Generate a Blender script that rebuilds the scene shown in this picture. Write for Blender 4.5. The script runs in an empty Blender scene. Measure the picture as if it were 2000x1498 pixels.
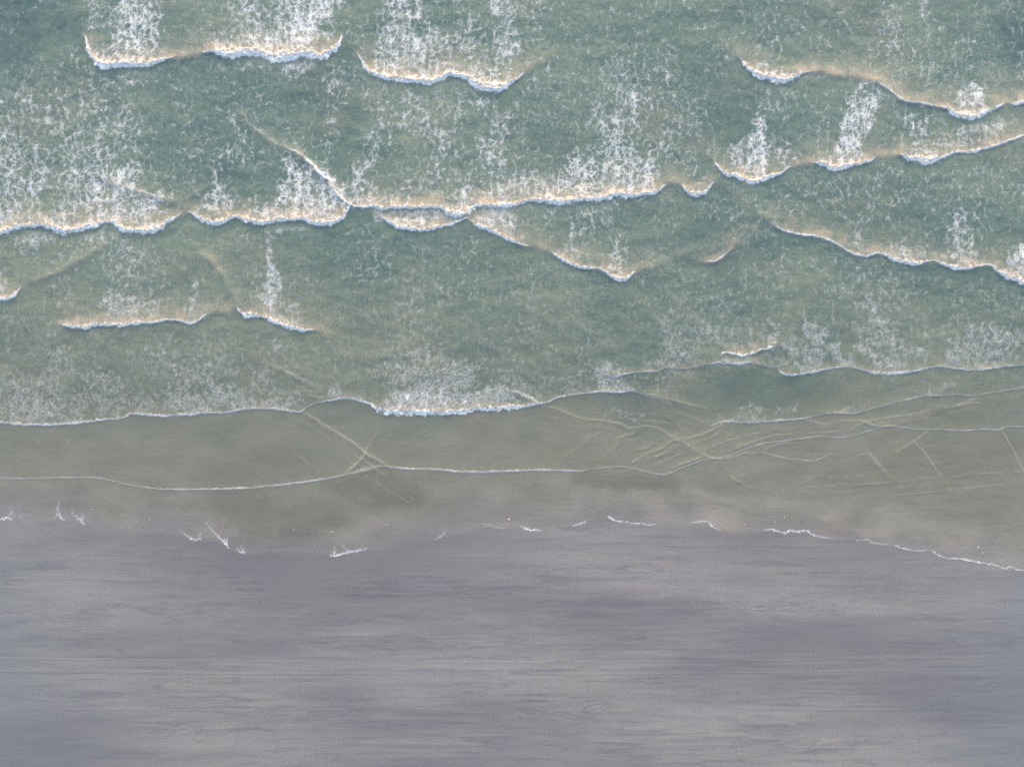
import bpy, math
import numpy as np
from mathutils import Vector

C = bpy.context.scene.collection
S = 0.07                      # metres per map unit (one map unit = one photograph pixel on the ground)

# ------------------------------------------------------------------ camera, sky, sun, exposure
cam_d = bpy.data.cameras.new('camera')
cam = bpy.data.objects.new('camera', cam_d)
C.objects.link(cam)
cam.location = (0, 0, 95.0)
cam.rotation_euler = (0, 0, 0)
cam_d.sensor_width = 36
cam_d.lens = 36 * 95.0 / 140.0
cam_d.clip_end = 20000
bpy.context.scene.camera = cam

SUN_EL = math.radians(16)
SUN_AZ = math.radians(0)      # the sun stands low over the sea (+Y)
world = bpy.data.worlds.new("World")
bpy.context.scene.world = world
world.use_nodes = True
wn = world.node_tree
wn.nodes.clear()
sky = wn.nodes.new('ShaderNodeTexSky')
sky.sky_type = 'NISHITA'
sky.sun_disc = False
sky.sun_elevation = SUN_EL
sky.sun_rotation = SUN_AZ
sky.air_density = 1.0
sky.dust_density = 3.0
sky.ozone_density = 0.85
bg = wn.nodes.new('ShaderNodeBackground')
bg.inputs[1].default_value = 0.15
wo = wn.nodes.new('ShaderNodeOutputWorld')
wn.links.new(sky.outputs[0], bg.inputs[0])
wn.links.new(bg.outputs[0], wo.inputs[0])

sun_d = bpy.data.lights.new('sun', 'SUN')
sun_d.energy = 1.35
sun_d.color = (1.0, 0.74, 0.52)
sun_d.angle = math.radians(18)
sun = bpy.data.objects.new('sun', sun_d)
C.objects.link(sun)
sd = Vector((math.sin(SUN_AZ) * math.cos(SUN_EL), math.cos(SUN_AZ) * math.cos(SUN_EL), math.sin(SUN_EL)))
sun.rotation_euler = sd.to_track_quat('Z', 'Y').to_euler()
sun.location = (0, 60, 80)

vs = bpy.context.scene.view_settings
vs.view_transform = 'Standard'
vs.look = 'None'
vs.gamma = 1
vs.exposure = 1.50
vs.use_curve_mapping = False

#CORE-BEGIN
# ------------------------------------------------------------------ noise
def _tab(seed, n=2):
    return np.random.RandomState(seed).rand(256, n).astype(np.float32)
_PERM = np.random.RandomState(7).permutation(256).astype(np.int32)
_PERM2 = np.concatenate([_PERM, _PERM])

def _hash(ix, iy):
    return _PERM2[_PERM2[ix & 255] + (iy & 255)]

def gnoise(x, y, seed=0):
    """gradient noise, about -1..1"""
    t = _tab(100 + seed, 1)[:, 0] * 2 * np.pi
    gx, gy = np.cos(t), np.sin(t)
    x = x + seed * 17.31; y = y + seed * 9.73
    xf = np.floor(x); yf = np.floor(y)
    ix = xf.astype(np.int32); iy = yf.astype(np.int32)
    fx = (x - xf).astype(np.float32); fy = (y - yf).astype(np.float32)
    u = fx * fx * fx * (fx * (fx * 6 - 15) + 10)
    v = fy * fy * fy * (fy * (fy * 6 - 15) + 10)
    def g(i, j):
        h = _hash(ix + i, iy + j)
        return gx[h] * (fx - i) + gy[h] * (fy - j)
    a = g(0, 0); b = g(1, 0); c = g(0, 1); d = g(1, 1)
    ab = a + (b - a) * u
    return ((ab + (c + (d - c) * u - ab) * v) * 1.5).astype(np.float32)

def fbm(x, y, seed=0, octs=4, gain=0.5):
    s = 0; a = 1.0; tot = 0
    for o in range(octs):
        s = s + a * gnoise(x * 2 ** o, y * 2 ** o, seed + o)
        tot += a; a *= gain
    return s / tot * 1.3

def voro(x, y, seed=0):
    """distance to the border between cells (approx.), cell size 1"""
    t = _tab(300 + seed, 2)
    xf = np.floor(x); yf = np.floor(y)
    ix = xf.astype(np.int32); iy = yf.astype(np.int32)
    fx = (x - xf).astype(np.float32); fy = (y - yf).astype(np.float32)
    f1 = np.full(x.shape, 9., np.float32); f2 = np.full(x.shape, 9., np.float32)
    for i in (-1, 0, 1):
        for j in (-1, 0, 1):
            h = _hash(ix + i, iy + j)
            dx = i + t[h, 0] - fx; dy = j + t[h, 1] - fy
            d = dx * dx + dy * dy
            f2 = np.minimum(f2, np.maximum(f1, d))
            f1 = np.minimum(f1, d)
    return np.sqrt(f2) - np.sqrt(f1)

def sst(a, b, x):
    t = np.clip((x - a) / (b - a), 0, 1)
    return t * t * (3 - 2 * t)

# ------------------------------------------------------------------ the master map, in photo pixels
CELL = 1.25
U0, U1, V0, V1 = -360, 2360, -330, 1230
us = np.arange(U0, U1 + .1, CELL, dtype=np.float32)
vv = np.arange(V0, V1 + .1, CELL, dtype=np.float32)
NU, NV = len(us), len(vv)
U, V = np.meshgrid(us, vv)

def resample(pts, step=6.0):
    """Catmull-Rom through the points; pts rows = x, y, then any number of extra values"""
    P = np.array(pts, dtype=np.float64)
    P = np.vstack([2 * P[0] - P[1], P, 2 * P[-1] - P[-2]])
    P[0, 2:] = P[1, 2:]; P[-1, 2:] = P[-2, 2:]
    out = []
    for i in range(1, len(P) - 2):
        n = max(1, int(np.hypot(*(P[i + 1, :2] - P[i, :2])) / step))
        for k in range(n):
            t = k / n
            a, b, c, d = P[i - 1], P[i], P[i + 1], P[i + 2]
            q = 0.5 * ((2 * b) + (c - a) * t + (2 * a - 5 * b + 4 * c - d) * t * t + (-a + 3 * b - 3 * c + d) * t ** 3)
            q[2:] = b[2:] + (c[2:] - b[2:]) * t
            out.append(q)
    out.append(P[-2])
    return np.array(out)

def polydist(pts, pad, step=6.0):
    """window of the map round a line: slices, signed distance (+ = left of travel, seaward), values carried along, arc length"""
    R = resample(pts, step) if len(pts) > 1 else np.array([pts[0], pts[0]], float) + np.array([[0] * len(pts[0]), [.01] + [0] * (len(pts[0]) - 1)])
    x0, x1 = R[:, 0].min() - pad, R[:, 0].max() + pad
    y0, y1 = R[:, 1].min() - pad, R[:, 1].max() + pad
    i0 = max(0, int((x0 - U0) / CELL)); i1 = min(NU, int((x1 - U0) / CELL) + 2)
    j0 = max(0, int((y0 - V0) / CELL)); j1 = min(NV, int((y1 - V0) / CELL) + 2)
    if i1 <= i0 or j1 <= j0:
        return None
    ne = R.shape[1] - 2
    D = np.full((j1 - j0, i1 - i0), 1e9, np.float32)
    SG = np.ones_like(D)
    E = np.zeros((ne + 1,) + D.shape, np.float32)
    arc = 0.0
    for k in range(len(R) - 1):
        ax, ay = R[k, :2]; bx, by = R[k + 1, :2]
        L = math.hypot(bx - ax, by - ay)
        if L < 1e-6: continue
        a0 = max(i0, int((min(ax, bx) - pad - U0) / CELL)); a1 = min(i1, int((max(ax, bx) + pad - U0) / CELL) + 2)
        b0 = max(j0, int((min(ay, by) - pad - V0) / CELL)); b1 = min(j1, int((max(ay, by) + pad - V0) / CELL) + 2)
        if a1 > a0 and b1 > b0:
            X = U[b0:b1, a0:a1] - ax; Y = V[b0:b1, a0:a1] - ay
            tx, ty = (bx - ax) / L, (by - ay) / L
            t = np.clip((X * tx + Y * ty) / L, 0, 1)
            dx = X - t * L * tx; dy = Y - t * L * ty
            d = np.sqrt(dx * dx + dy * dy)
            sl = (slice(b0 - j0, b1 - j0), slice(a0 - i0, a1 - i0))
            m = d < D[sl]
            D[sl] = np.where(m, d, D[sl])
            SG[sl] = np.where(m, np.where(X * ty - Y * tx >= 0, 1, -1), SG[sl])
            for e in range(ne):
                E[e][sl] = np.where(m, R[k, 2 + e] + (R[k + 1, 2 + e] - R[k, 2 + e]) * t, E[e][sl])
            E[ne][sl] = np.where(m, arc + t * L, E[ne][sl])
        arc += L
    return (slice(j0, j1), slice(i0, i1)), D, SG, E

#WAVES
# waves: name, label, line of (x, y, height in cm, half-width of the white roll)
BREAKERS = [
 ('breaking_wave', 'long breaking wave with two thick white rolls, nearest the upper left corner', [
   (163,62,4,0),(171,82,25,2),(177,106,42,5),(194,122,50,7),(211,127,52,8),(227,123,52,7),(250,124,52,7),(272,125,52,7),(301,122,48,6),(322,115,40,2.5),(345,112,36,0),(364,110,36,0),(390,105,38,0),(413,100,45,3),(435,103,52,8),(455,105,55,9),(475,101,55,10),(490,99,56,10),(518,105,58,11),(542,112,60,12),(558,109,60,12),(574,107,60,11),(595,101,58,10),(612,106,56,10),(626,110,52,9),(640,102,46,7),(655,93,36,5),(664,80,20,2),(670,64,4,0)]),
 ('breaking_wave', 'breaking wave with a double-scalloped white roll, top middle of the sea', [
   (680,80,3,0),(695,100,10,0),(706,118,28,2),(716,134,44,5),(730,144,50,6),(752,149,52,6),(778,154,54,6),(800,156,54,6),(822,157,54,7),(845,158,54,8),(862,151,52,7),(878,144,50,6),(897,147,50,6),(915,151,52,6),(930,161,54,8),(945,168,55,10),(962,172,55,10),(978,170,52,8),(995,162,44,4),(1012,152,34,2),(1030,138,26,0),(1048,124,18,0),(1070,108,8,0),(1084,98,2,0)]),
 ('breaking_wave', 'breaking wave stepping down to a small white tip near the top right corner', [
   (1395,72,2,0),(1420,92,10,0),(1442,110,22,0),(1455,126,36,3),(1466,137,46,5),(1482,146,50,7),(1502,151,50,7),(1522,155,50,7),(1540,153,48,6),(1560,146,44,4),(1578,141,40,1),(1600,140,36,0),(1625,145,36,0),(1650,149,36,0),(1678,152,36,0),(1700,156,36,0),(1720,166,38,1),(1740,178,40,1.5),(1758,192,40,2),(1775,198,40,2),(1800,202,38,1.5),(1825,207,38,1.5),(1850,212,42,2.5),(1863,220,48,5),(1880,226,50,7),(1900,227,50,7),(1920,221,48,6),(1940,213,44,4),(1955,206,36,2),(1962,200,30,0),(1975,204,30,1),(1990,202,36,4),(2010,194,40,5),(2040,184,40,6),(2080,182,40,5),(2130,170,30,2),(2180,150,8,0)]),
 ('breaking_wave', 'row of three short white breakers climbing to the right edge of the sea', [
   (1396,318,14,1),(1408,334,34,3),(1422,341,40,4),(1440,344,44,5),(1458,351,46,6),(1472,355,46,6),(1488,351,44,5),(1504,345,42,4),(1522,340,36,3),(1538,328,26,1),(1560,322,24,0),(1582,318,28,0),(1598,318,38,3),(1612,322,44,6),(1628,326,46,7),(1642,325,46,6),(1662,321,44,5),(1682,320,42,4),(1700,313,36,2.5),(1712,306,28,0),(1740,304,26,0),(1760,302,32,1),(1770,306,42,5),(1786,309,46,7),(1808,312,48,8),(1826,310,46,7),(1842,306,42,5),(1858,299,36,3),(1880,297,34,3),(1904,295,34,3),(1926,289,34,3),(1950,282,34,3),(1975,273,30,2),(2000,264,26,1),(2040,254,30,2),(2090,250,38,5),(2150,244,30,3),(2200,230,6,0)]),
 ('breaking_wave', 'long scalloped breaker with white rolls running in from the left edge of the sea', [
   (-180,450,20,1),(-130,455,34,4),(-80,448,40,5),(-35,452,42,5),(0,453,44,6),(14,449,44,6),(30,443,42,5),(50,441,42,4),(78,439,44,5),(98,442,46,6),(115,448,48,7),(132,450,48,7),(150,447,46,6),(170,442,44,6),(185,441,44,5),(196,435,40,3),(212,433,38,2),(228,438,42,4),(242,447,48,6),(262,450,50,7),(282,449,50,7),(302,447,48,7),(316,441,44,6),(328,432,38,4),(345,424,26,1.5),(360,416,18,0),(372,415,26,1),(386,423,38,4),(402,431,44,6),(422,434,46,6),(438,430,44,5),(452,425,40,3),(468,424,42,4),(486,430,46,6),(508,434,48,6),(524,432,48,5),(540,427,46,5),(560,429,46,4),(578,427,44,4),(596,425,44,4),(606,431,46,6),(626,434,48,7),(646,434,48,7),(660,428,42,6),(674,416,34,4),(682,405,22,2),(690,392,4,0)]),
 ('breaking_wave', 'longest breaker, a rising white line with a hooked tip, across the middle of the sea', [
   (672,394,6,0),(690,402,24,2),(712,404,34,2),(728,402,38,3),(746,406,42,5),(770,404,44,4),(800,404,42,3),(830,404,42,3),(858,404,42,3),(870,409,44,4),(882,418,46,6),(898,419,46,7),(910,414,42,6),(924,404,40,4),(945,399,42,4),(968,401,44,5),(992,400,44,5),(1012,397,42,4),(1030,391,44,3),(1050,390,46,4),(1066,390,50,6),(1086,393,52,7),(1108,392,52,7),(1130,389,50,6),(1156,387,50,6),(1182,384,50,6),(1206,379,48,6),(1228,381,48,6),(1254,377,46,5),(1278,374,42,4),(1293,366,34,2),(1302,358,28,0),(1318,357,26,0),(1330,358,28,0),(1338,368,36,3),(1350,377,40,5),(1361,379,40,5),(1374,375,36,4),(1386,364,26,2),(1396,352,16,0),(1410,340,4,0)]),
 ('breaking_wave', 'small crescent breaker pushed out just below the middle of the longest breaker', [
   (712,408,5,0),(730,416,16,0),(746,424,24,1),(762,434,34,3),(778,442,40,5),(796,446,42,5),(815,448,42,5),(834,447,42,5),(852,443,40,4),(870,440,38,3.5),(888,434,30,2.5),(905,428,22,1.5),(920,422,8,0)]),
 ('breaking_wave', 'slanting breaker running down right to a narrow pointed tip, mid sea', [
   (905,426,8,0),(920,430,22,1),(932,440,36,4),(950,446,40,4),(968,454,40,4),(988,464,38,3.5),(1006,473,36,2.5),(1024,479,32,1.5),(1044,481,26,0),(1066,487,24,0),(1080,494,28,1),(1092,504,36,2.5),(1112,514,40,3),(1132,520,40,3.5),(1150,524,38,3),(1166,524,34,1),(1182,530,38,2),(1196,540,44,4),(1210,545,46,5),(1222,543,42,4.5),(1232,536,32,2),(1246,527,20,0),(1275,520,12,0),(1310,514,10,0)]),
 ('breaking_wave', 'slanting breaker descending to the right edge, above the middle right water', [
   (1470,418,5,0),(1500,432,14,0),(1520,445,26,1),(1540,454,34,2),(1562,458,36,2),(1590,461,36,2),(1616,468,34,1.5),(1636,478,32,1),(1656,490,34,1.5),(1674,497,38,2),(1694,499,38,2.5),(1712,494,34,1.5),(1726,496,34,2),(1744,504,38,4),(1764,510,40,5),(1782,514,40,5),(1800,512,34,3),(1820,509,30,0.5),(1836,513,34,2),(1858,520,38,4),(1880,523,38,4),(1900,521,36,3),(1924,517,30,1),(1938,519,34,2),(1950,530,42,5),(1970,540,44,6),(1990,547,46,6),(2020,556,44,6),(2060,560,40,5),(2110,552,26,2),(2150,540,6,0)]),
 ('breaking_wave', 'little white breaker tip at the left edge below the long scalloped breaker', [
   (-90,572,20,1),(-60,582,34,4),(-30,586,40,6),(0,583,40,6),(15,582,40,5),(26,576,32,3.5),(36,567,20,1.5),(44,556,4,0)]),
 ('breaking_wave', 'low breaker with a thin white roll at left, just before the calmer inshore water', [
   (100,634,6,0),(118,634,18,0),(134,636,30,3),(148,638,38,5),(162,640,40,5),(178,635,40,4),(192,633,40,4),(212,634,40,4),(232,635,40,4),(252,632,38,4),(275,630,38,3.5),(300,629,36,3),(330,624,36,2),(352,626,34,2),(372,631,36,2.5),(388,625,34,2),(404,614,28,1),(424,609,22,0),(446,606,20,0),(462,602,18,0)]),
 ('breaking_wave', 'short steep breaker sloping down right beside a narrow column of foam', [
   (462,598,8,0),(470,609,34,3),(482,616,40,5),(494,614,38,4),(508,616,38,4),(524,622,40,4),(540,629,42,5),(556,635,44,6),(566,635,42,5),(578,641,40,4.5),(592,644,36,3.5),(606,644,28,1.5),(622,646,20,0),(640,654,10,0),(660,668,3,0)]),
 ('breaking_wave', 'spilling white arc and its curl in the inshore water right of centre', [
   (1406,704,4,0),(1409,690,14,1),(1418,688,22,1.5),(1434,691,26,2),(1450,693,26,2.5),(1466,690,26,2.5),(1484,684,26,2),(1500,680,22,2),(1512,674,10,0)]),
 ('breaking_wave', 'faint unbroken crest with a pale tip curving up right, mid right sea', [
   (1345,506,3,0),(1362,509,12,0),(1380,511,28,.8),(1395,510,34,1.6),(1408,503,32,1.4),(1424,490,26,.6),(1442,472,20,.3),(1462,446,8,0)]),
]
SWASH = [
 ('swash_edge', 'foamy edge of the broad swash sheet lying on the left half of the beach', [
   (-360,800,9,1.5),(-280,808,9,1.5),(-200,820,9,1.5),(-100,818,9,1.5),(0,824,12,2),(40,827,13,2.4),(90,828,13,2.6),(140,826,12,2.4),(190,820,12,2),(240,816,12,1.6),(254,809,11,1.6),(275,808,12,2.2),(310,811,12,2.4),(350,809,12,2.4),(400,805,12,2.2),(440,804,12,1.8),(470,799,12,1.6),(492,797,12,1.6),(530,797,12,2),(560,801,12,2),(586,804,10,1.4),(596,797,8,.8),(615,787,12,1.2),(640,782,13,1.6),(662,779,14,2),(684,777,14,2),(700,781,14,2),(716,786,14,1.8),(726,787,16,2),(734,796,22,4.5),(746,801,26,6),(780,802,28,7),(820,803,28,7),(860,803,28,7),(900,801,26,6),(940,797,24,5.5),(980,795,24,5.5),(1015,793,20,4),(1040,789,18,2.5),(1064,786,16,1.5),(1090,776,15,1.4),(1120,770,14,1.4),(1150,767,14,1.6),(1180,764,14,2),(1210,765,14,2),(1236,763,12,1.4),(1262,772,10,.6),(1300,781,8,.3),(1340,792,7,0),(1385,803,4,0)]),
 ('swash_edge', 'thin white swash front running under the spilling arc to the right edge', [
   (1140,712,2,0),(1160,722,10,.6),(1178,731,16,1.6),(1195,736,20,2),(1214,731,18,1.8),(1240,727,14,.8),(1270,725,15,1.6),(1284,724,14,1.6),(1298,719,13,1),(1330,720,13,.8),(1360,717,13,.8),(1385,711,14,1),(1405,707,18,2),(1420,708,20,3),(1445,709,18,2.6),(1468,707,16,1.6),(1490,713,14,.8),(1512,717,12,.6),(1530,712,8,.4),(1552,704,3,0)]),
 ('swash_edge', 'second white swash front at right, scalloped, reaching the right edge of the sea', [
   (1516,712,3,0),(1522,724,10,1),(1530,730,16,2.2),(1552,732,18,2.4),(1575,728,18,2.2),(1600,723,18,2),(1630,718,17,2),(1655,716,16,1.2),(1680,720,17,1.8),(1704,726,18,2.6),(1735,728,18,3),(1764,727,18,2.8),(1790,723,17,2),(1812,719,16,1.6),(1835,715,15,1.2),(1860,718,16,1.8),(1890,721,16,2),(1920,721,16,2),(1960,716,16,1.6),(2000,712,16,1.4),(2060,706,14,1.4),(2140,712,14,1.6),(2240,700,12,1.4),(2360,704,12,1)]),
 ('swash_edge', 'pale rippled swash line below the second white swash front, right side', [
   (1376,836,2,0),(1402,826,8,.8),(1420,822,12,1.8),(1450,824,12,1.8),(1490,823,12,1.6),(1530,820,12,1.6),(1560,818,11,1.2),(1590,812,10,.6),(1620,806,11,1),(1640,806,11,1.2),(1672,807,11,1.2),(1690,801,10,.8),(1720,793,9,.5),(1760,783,9,.5),(1800,774,9,.6),(1812,772,10,1),(1840,772,10,1),(1866,770,8,.6),(1888,772,7,.4),(1905,772,7,.4),(1940,766,8,.5),(1970,761,9,.6),(2000,757,9,.7),(2080,746,8,.6),(2200,742,8,.5),(2360,730,6,.3)]),
 ('swash_edge', 'lowest thin swash edge, a long pale line from left edge to right edge', [
   (-360,920,3,.5),(-150,930,3,.5),(0,933,3,.4),(60,934,3,.35),(130,932,3,.4),(190,933,4,.5),(225,940,4,.6),(265,948,5,.8),(310,954,5,1),(370,955,6,1.2),(440,954,6,1.3),(500,951,6,1.2),(560,945,6,1.2),(610,938,7,1.3),(650,932,7,1.2),(674,926,7,.9),(700,919,7,.7),(722,912,7,.7),(745,910,7,.7),(765,912,8,1.1),(800,915,9,1.4),(850,916,9,1.6),(900,920,10,1.8),(950,921,10,1.8),(1000,919,9,1.6),(1050,917,9,1.5),(1100,918,9,1.4),(1140,919,8,1.1),(1158,915,7,.7),(1190,912,6,.4),(1220,911,6,.4),(1250,918,6,.4),(1275,924,6,.5),(1298,926,7,.6),(1320,918,6,.5),(1345,908,6,.5),(1370,899,7,.6),(1400,894,7,.6),(1425,889,7,.6),(1455,877,6,.5),(1490,866,6,.6),(1530,861,6,.6),(1570,856,6,.5),(1600,852,6,.5),(1640,854,6,.6),(1668,850,7,.7),(1700,840,7,.7),(1728,832,7,.6),(1758,834,6,.6),(1790,838,7,.7),(1830,838,7,.8),(1880,841,8,1),(1920,838,8,1),(1950,839,8,1),(1966,833,7,.8),(2000,833,6,.6),(2080,828,6,.6),(2200,836,6,.6),(2360,830,5,.4)]),
]
# low unbroken ridges and crossing ripples: (x, y, height cm, width factor of a thin foam line)
RIDGES = [
 [(465,205,3,0),(480,232,10,.3),(505,256,14,.4),(530,275,16,.3),(556,288,16,.2),(582,300,22,1.2),(605,318,28,1.6),(628,340,30,1.6),(646,358,30,1.6),(660,378,28,1.4),(674,394,22,1.2),(690,404,10,.5)],
 [(190,340,4,0),(230,362,14,.3),(270,374,20,.6),(305,384,20,.4),(335,394,14,0),(360,402,8,0)],
 [(1050,560,2,0),(1090,600,6,0),(1150,650,7,0),(1200,690,6,0),(1240,720,2,0)],
 [(1290,560,2,0),(1340,600,7,0),(1390,650,8,0),(1430,690,3,0)],
 [(600,620,2,0),(660,560,7,0),(720,500,8,0),(780,455,3,0)],
 [(1180,520,2,0),(1240,580,5,0),(1300,640,6,0),(1350,700,2,0)],
 [(1440,500,2,0),(1470,455,12,0),(1500,415,9,0),(1530,380,2,0)],
 [(500,660,2,0),(560,700,7,0),(620,740,8,0),(660,770,2,0)],
 [(820,600,2,0),(900,640,5,0),(980,690,6,0),(1040,740,2,0)],
 [(1600,480,2,0),(1560,560,7,0),(1530,640,8,0),(1500,700,2,0)],
 [(345,398,4,0),(370,385,12,0),(395,372,12,0),(420,358,3,0)],
 [(42,556,3,0),(70,548,14,0),(100,535,18,0),(130,520,18,0),(165,502,16,0),(195,480,12,0),(220,458,3,0)],
 [(385,490,3,0),(410,505,15,0),(430,530,16,0),(450,560,16,0),(468,595,6,0)],
 [(1180,455,2,0),(1210,470,5,0),(1270,462,8,0),(1330,440,6,0),(1400,402,3,0)],
 [(1225,545,3,0),(1270,520,8,0),(1320,498,10,0),(1370,486,7,0),(1440,470,3,0)],
 [(1385,340,3,0),(1430,372,9,0),(1470,402,12,0),(1510,438,8,0)],
 [(1500,690,3,0),(1535,662,12,0),(1556,630,10,0),(1580,580,8,0),(1620,520,3,0)],
 [(480,690,2,0),(510,706,5,0),(550,722,8,.2),(580,736,12,.3),(610,752,8,.1),(640,772,3,0)],
 [(625,650,3,0),(650,676,7,0),(690,700,6,0),(740,700,2,0)],
 [(600,770,4,.2),(615,775,9,.5),(632,778,5,.2)],
 [(1010,585,2,0),(1050,612,8,0),(1085,634,8,0),(1110,660,5,0),(1150,700,4,0),(1180,722,3,0)],
 [(1370,630,3,0),(1390,648,8,.2),(1405,668,8,.2),(1415,688,3,0)],
 [(1420,690,3,0),(1395,700,8,0)],
 [(980,762,3,0),(1010,766,10,.6),(1030,776,12,.8),(1050,787,5,.4)],
 # crossing ripples on the thin water
 [(584,800,2,0),(610,815,7,.45),(640,834,7,.45),(670,852,7,.5),(696,868,8,.55),(714,886,8,.5),(735,896,8,.5),(752,908,7,.5),(765,913,3,.3)],
 [(678,924,3,.3),(694,908,6,.45),(712,888,6,.4),(722,866,5,.25),(734,848,3,.1),(740,838,1,0)],
 [(540,850,1,0),(570,880,3,.15),(596,902,4,.25),(612,916,2,.1)],
 [(650,934,2,.2),(685,926,5,.5),(715,918,5,.5),(745,911,3,.4)],
 [(1056,792,3,.2),(1090,800,8,.4),(1118,812,8,.4),(1150,820,8,.4),(1180,822,8,.4),(1208,827,8,.4),(1232,836,8,.4),(1262,832,7,.3),(1290,838,7,.3),(1312,852,6,.3),(1326,846,3,.1)],
 [(1196,866,1,0),(1214,852,6,.35),(1234,848,6,.3),(1252,838,3,.1)],
 [(1240,760,2,0),(1270,770,7,.3),(1310,780,7,.35),(1345,790,6,.3),(1386,800,2,0)],
 [(1290,800,1,0),(1310,820,4,.15),(1330,836,4,.2),(1345,846,2,0)],
 [(1215,915,1,0),(1236,902,5,.35),(1262,888,6,.35),(1290,876,6,.35),(1310,862,6,.35),(1340,856,6,.35),(1372,848,7,.4),(1400,834,7,.4),(1420,824,3,.2)],
 [(1160,905,1,0),(1190,880,4,.2),(1210,862,4,.2)],
 [(1235,878,1,0),(1254,878,5,.3),(1270,870,4,.2),(1290,856,2,0)],
 [(1290,925,1,0),(1330,906,6,.4),(1370,892,6,.5),(1376,880,5,.4),(1350,872,5,.3),(1330,860,5,.3),(1306,852,2,0)],
 [(1306,858,1,0),(1340,866,6,.4),(1360,880,7,.45),(1382,892,7,.5),(1410,896,7,.5),(1440,890,6,.4),(1470,878,4,.2)],
 [(1390,838,1,0),(1420,856,4,.15),(1445,872,4,.15),(1470,868,4,.1),(1500,880,1,0)],
 [(1450,886,3,.3),(1488,884,5,.45),(1520,892,5,.45),(1560,898,5,.45),(1592,899,5,.4),(1618,888,3,.2),(1640,872,1,0)],
 [(1490,880,3,.2),(1520,868,4,.3),(1560,862,3,.2)],
 [(1660,900,2,.1),(1680,888,4,.4),(1696,888,4,.4),(1712,906,4,.35),(1724,922,3,.2)],
 [(1675,872,1,.1),(1700,888,3,.25),(1720,910,3,.25),(1745,940,2,.15),(1770,968,1,0)],
 [(1720,890,1,0),(1750,882,4,.2),(1784,862,5,.3),(1812,842,3,.2)],
 [(1782,860,3,.3),(1806,886,4,.35),(1826,914,4,.3),(1845,942,3,.2),(1862,978,1,0)],
 [(1956,842,3,.3),(1976,876,4,.35),(1992,910,4,.3),(2010,940,3,.2),(2040,980,1,0)],
 [(1406,900,2,.1),(1424,926,3,.2),(1450,944,3,.2),(1478,955,2,.15),(1510,962,1,0)],
 [(1545,965,1,0),(1560,948,3,.2),(1590,932,3,.15),(1612,925,1,0)],
 [(1400,900,2,.1),(1420,920,3,.2),(1440,952,2,.1),(1448,970,1,0)],
 [(1520,952,1,0),(1600,950,3,.25),(1680,946,3,.25),(1760,940,3,.25),(1850,932,3,.25),(1930,924,3,.25),(2010,920,3,.2),(2100,912,2,.1)],
 [(1530,972,1,0),(1640,972,2,.15),(1760,966,2,.2),(1860,956,2,.2),(2010,942,2,.15),(2100,936,1,0)],
 [(1564,822,1,0),(1585,822,6,.3),(1610,829,6,.35),(1640,822,5,.2),(1680,822,6,.3),(1704,830,7,.4),(1740,832,7,.4),(1766,826,4,.2)],
 [(1680,800,1,0),(1705,820,5,.2),(1730,826,4,.2),(1800,818,5,.2),(1830,804,3,.1),(1848,796,1,0)],
 [(1820,788,1,0),(1850,796,5,.25),(1880,790,7,.45),(1905,786,6,.35),(1918,788,2,0)],
 [(1770,768,1,0),(1810,790,3,.1),(1848,796,3,.1)],
 [(1740,735,1,0),(1790,750,3,.05),(1812,770,2,.05)],
 [(1080,900,1,0),(1120,880,3,.15),(1160,850,3,.15),(1200,838,2,.1)],
 [(1230,905,1,0),(1262,896,4,.2),(1300,884,4,.25),(1330,868,4,.2),(1352,852,2,.1)],
 [(1250,915,1,0),(1285,904,4,.2),(1320,890,4,.2),(1345,876,2,.1)],
 [(1150,806,1,0),(1190,812,4,.15),(1230,818,4,.2),(1270,822,4,.2),(1310,828,4,.2),(1345,842,2,.1)],
 [(1300,800,1,0),(1340,812,4,.2),(1380,826,4,.2),(1420,846,4,.2),(1450,866,3,.15),(1480,884,1,0)],
 [(1360,890,1,0),(1400,868,4,.25),(1450,852,4,.25),(1500,842,4,.2),(1560,838,3,.15),(1620,836,1,0)],
 [(1430,880,1,0),(1470,862,4,.25),(1520,850,4,.25),(1580,846,4,.2),(1640,842,3,.2),(1700,832,2,.1)],
 [(1600,850,1,0),(1650,840,4,.25),(1700,822,4,.3),(1760,812,4,.25),(1820,800,3,.2),(1870,784,1,0)],
 [(1500,930,1,0),(1580,934,2,.12),(1660,930,2,.15),(1740,922,2,.15),(1830,914,2,.12),(1920,904,1,.1),(2010,898,1,.05)],
 [(1480,960,1,0),(1580,961,2,.12),(1680,958,2,.15),(1780,950,2,.15),(1880,942,2,.12),(2010,930,1,.08)],
 [(1260,940,1,0),(1340,944,2,.1),(1430,938,2,.12),(1500,944,1,.05)],
 [(980,942,1,0),(1080,940,2,.08),(1180,936,2,.12),(1260,940,2,.1),(1320,936,1,.05)],
 [(700,922,1,.1),(735,942,3,.2),(770,965,3,.25),(800,982,2,.2),(830,990,1,.05)],
 [(765,945,1,.1),(790,962,2,.15),(812,978,2,.15),(835,989,1,.05)],
 [(1298,928,1,.1),(1310,938,2,.1),(1320,950,1,0)],
 [(1348,906,1,.1),(1420,905,2,.15),(1500,915,1,.1)],
]
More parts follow.
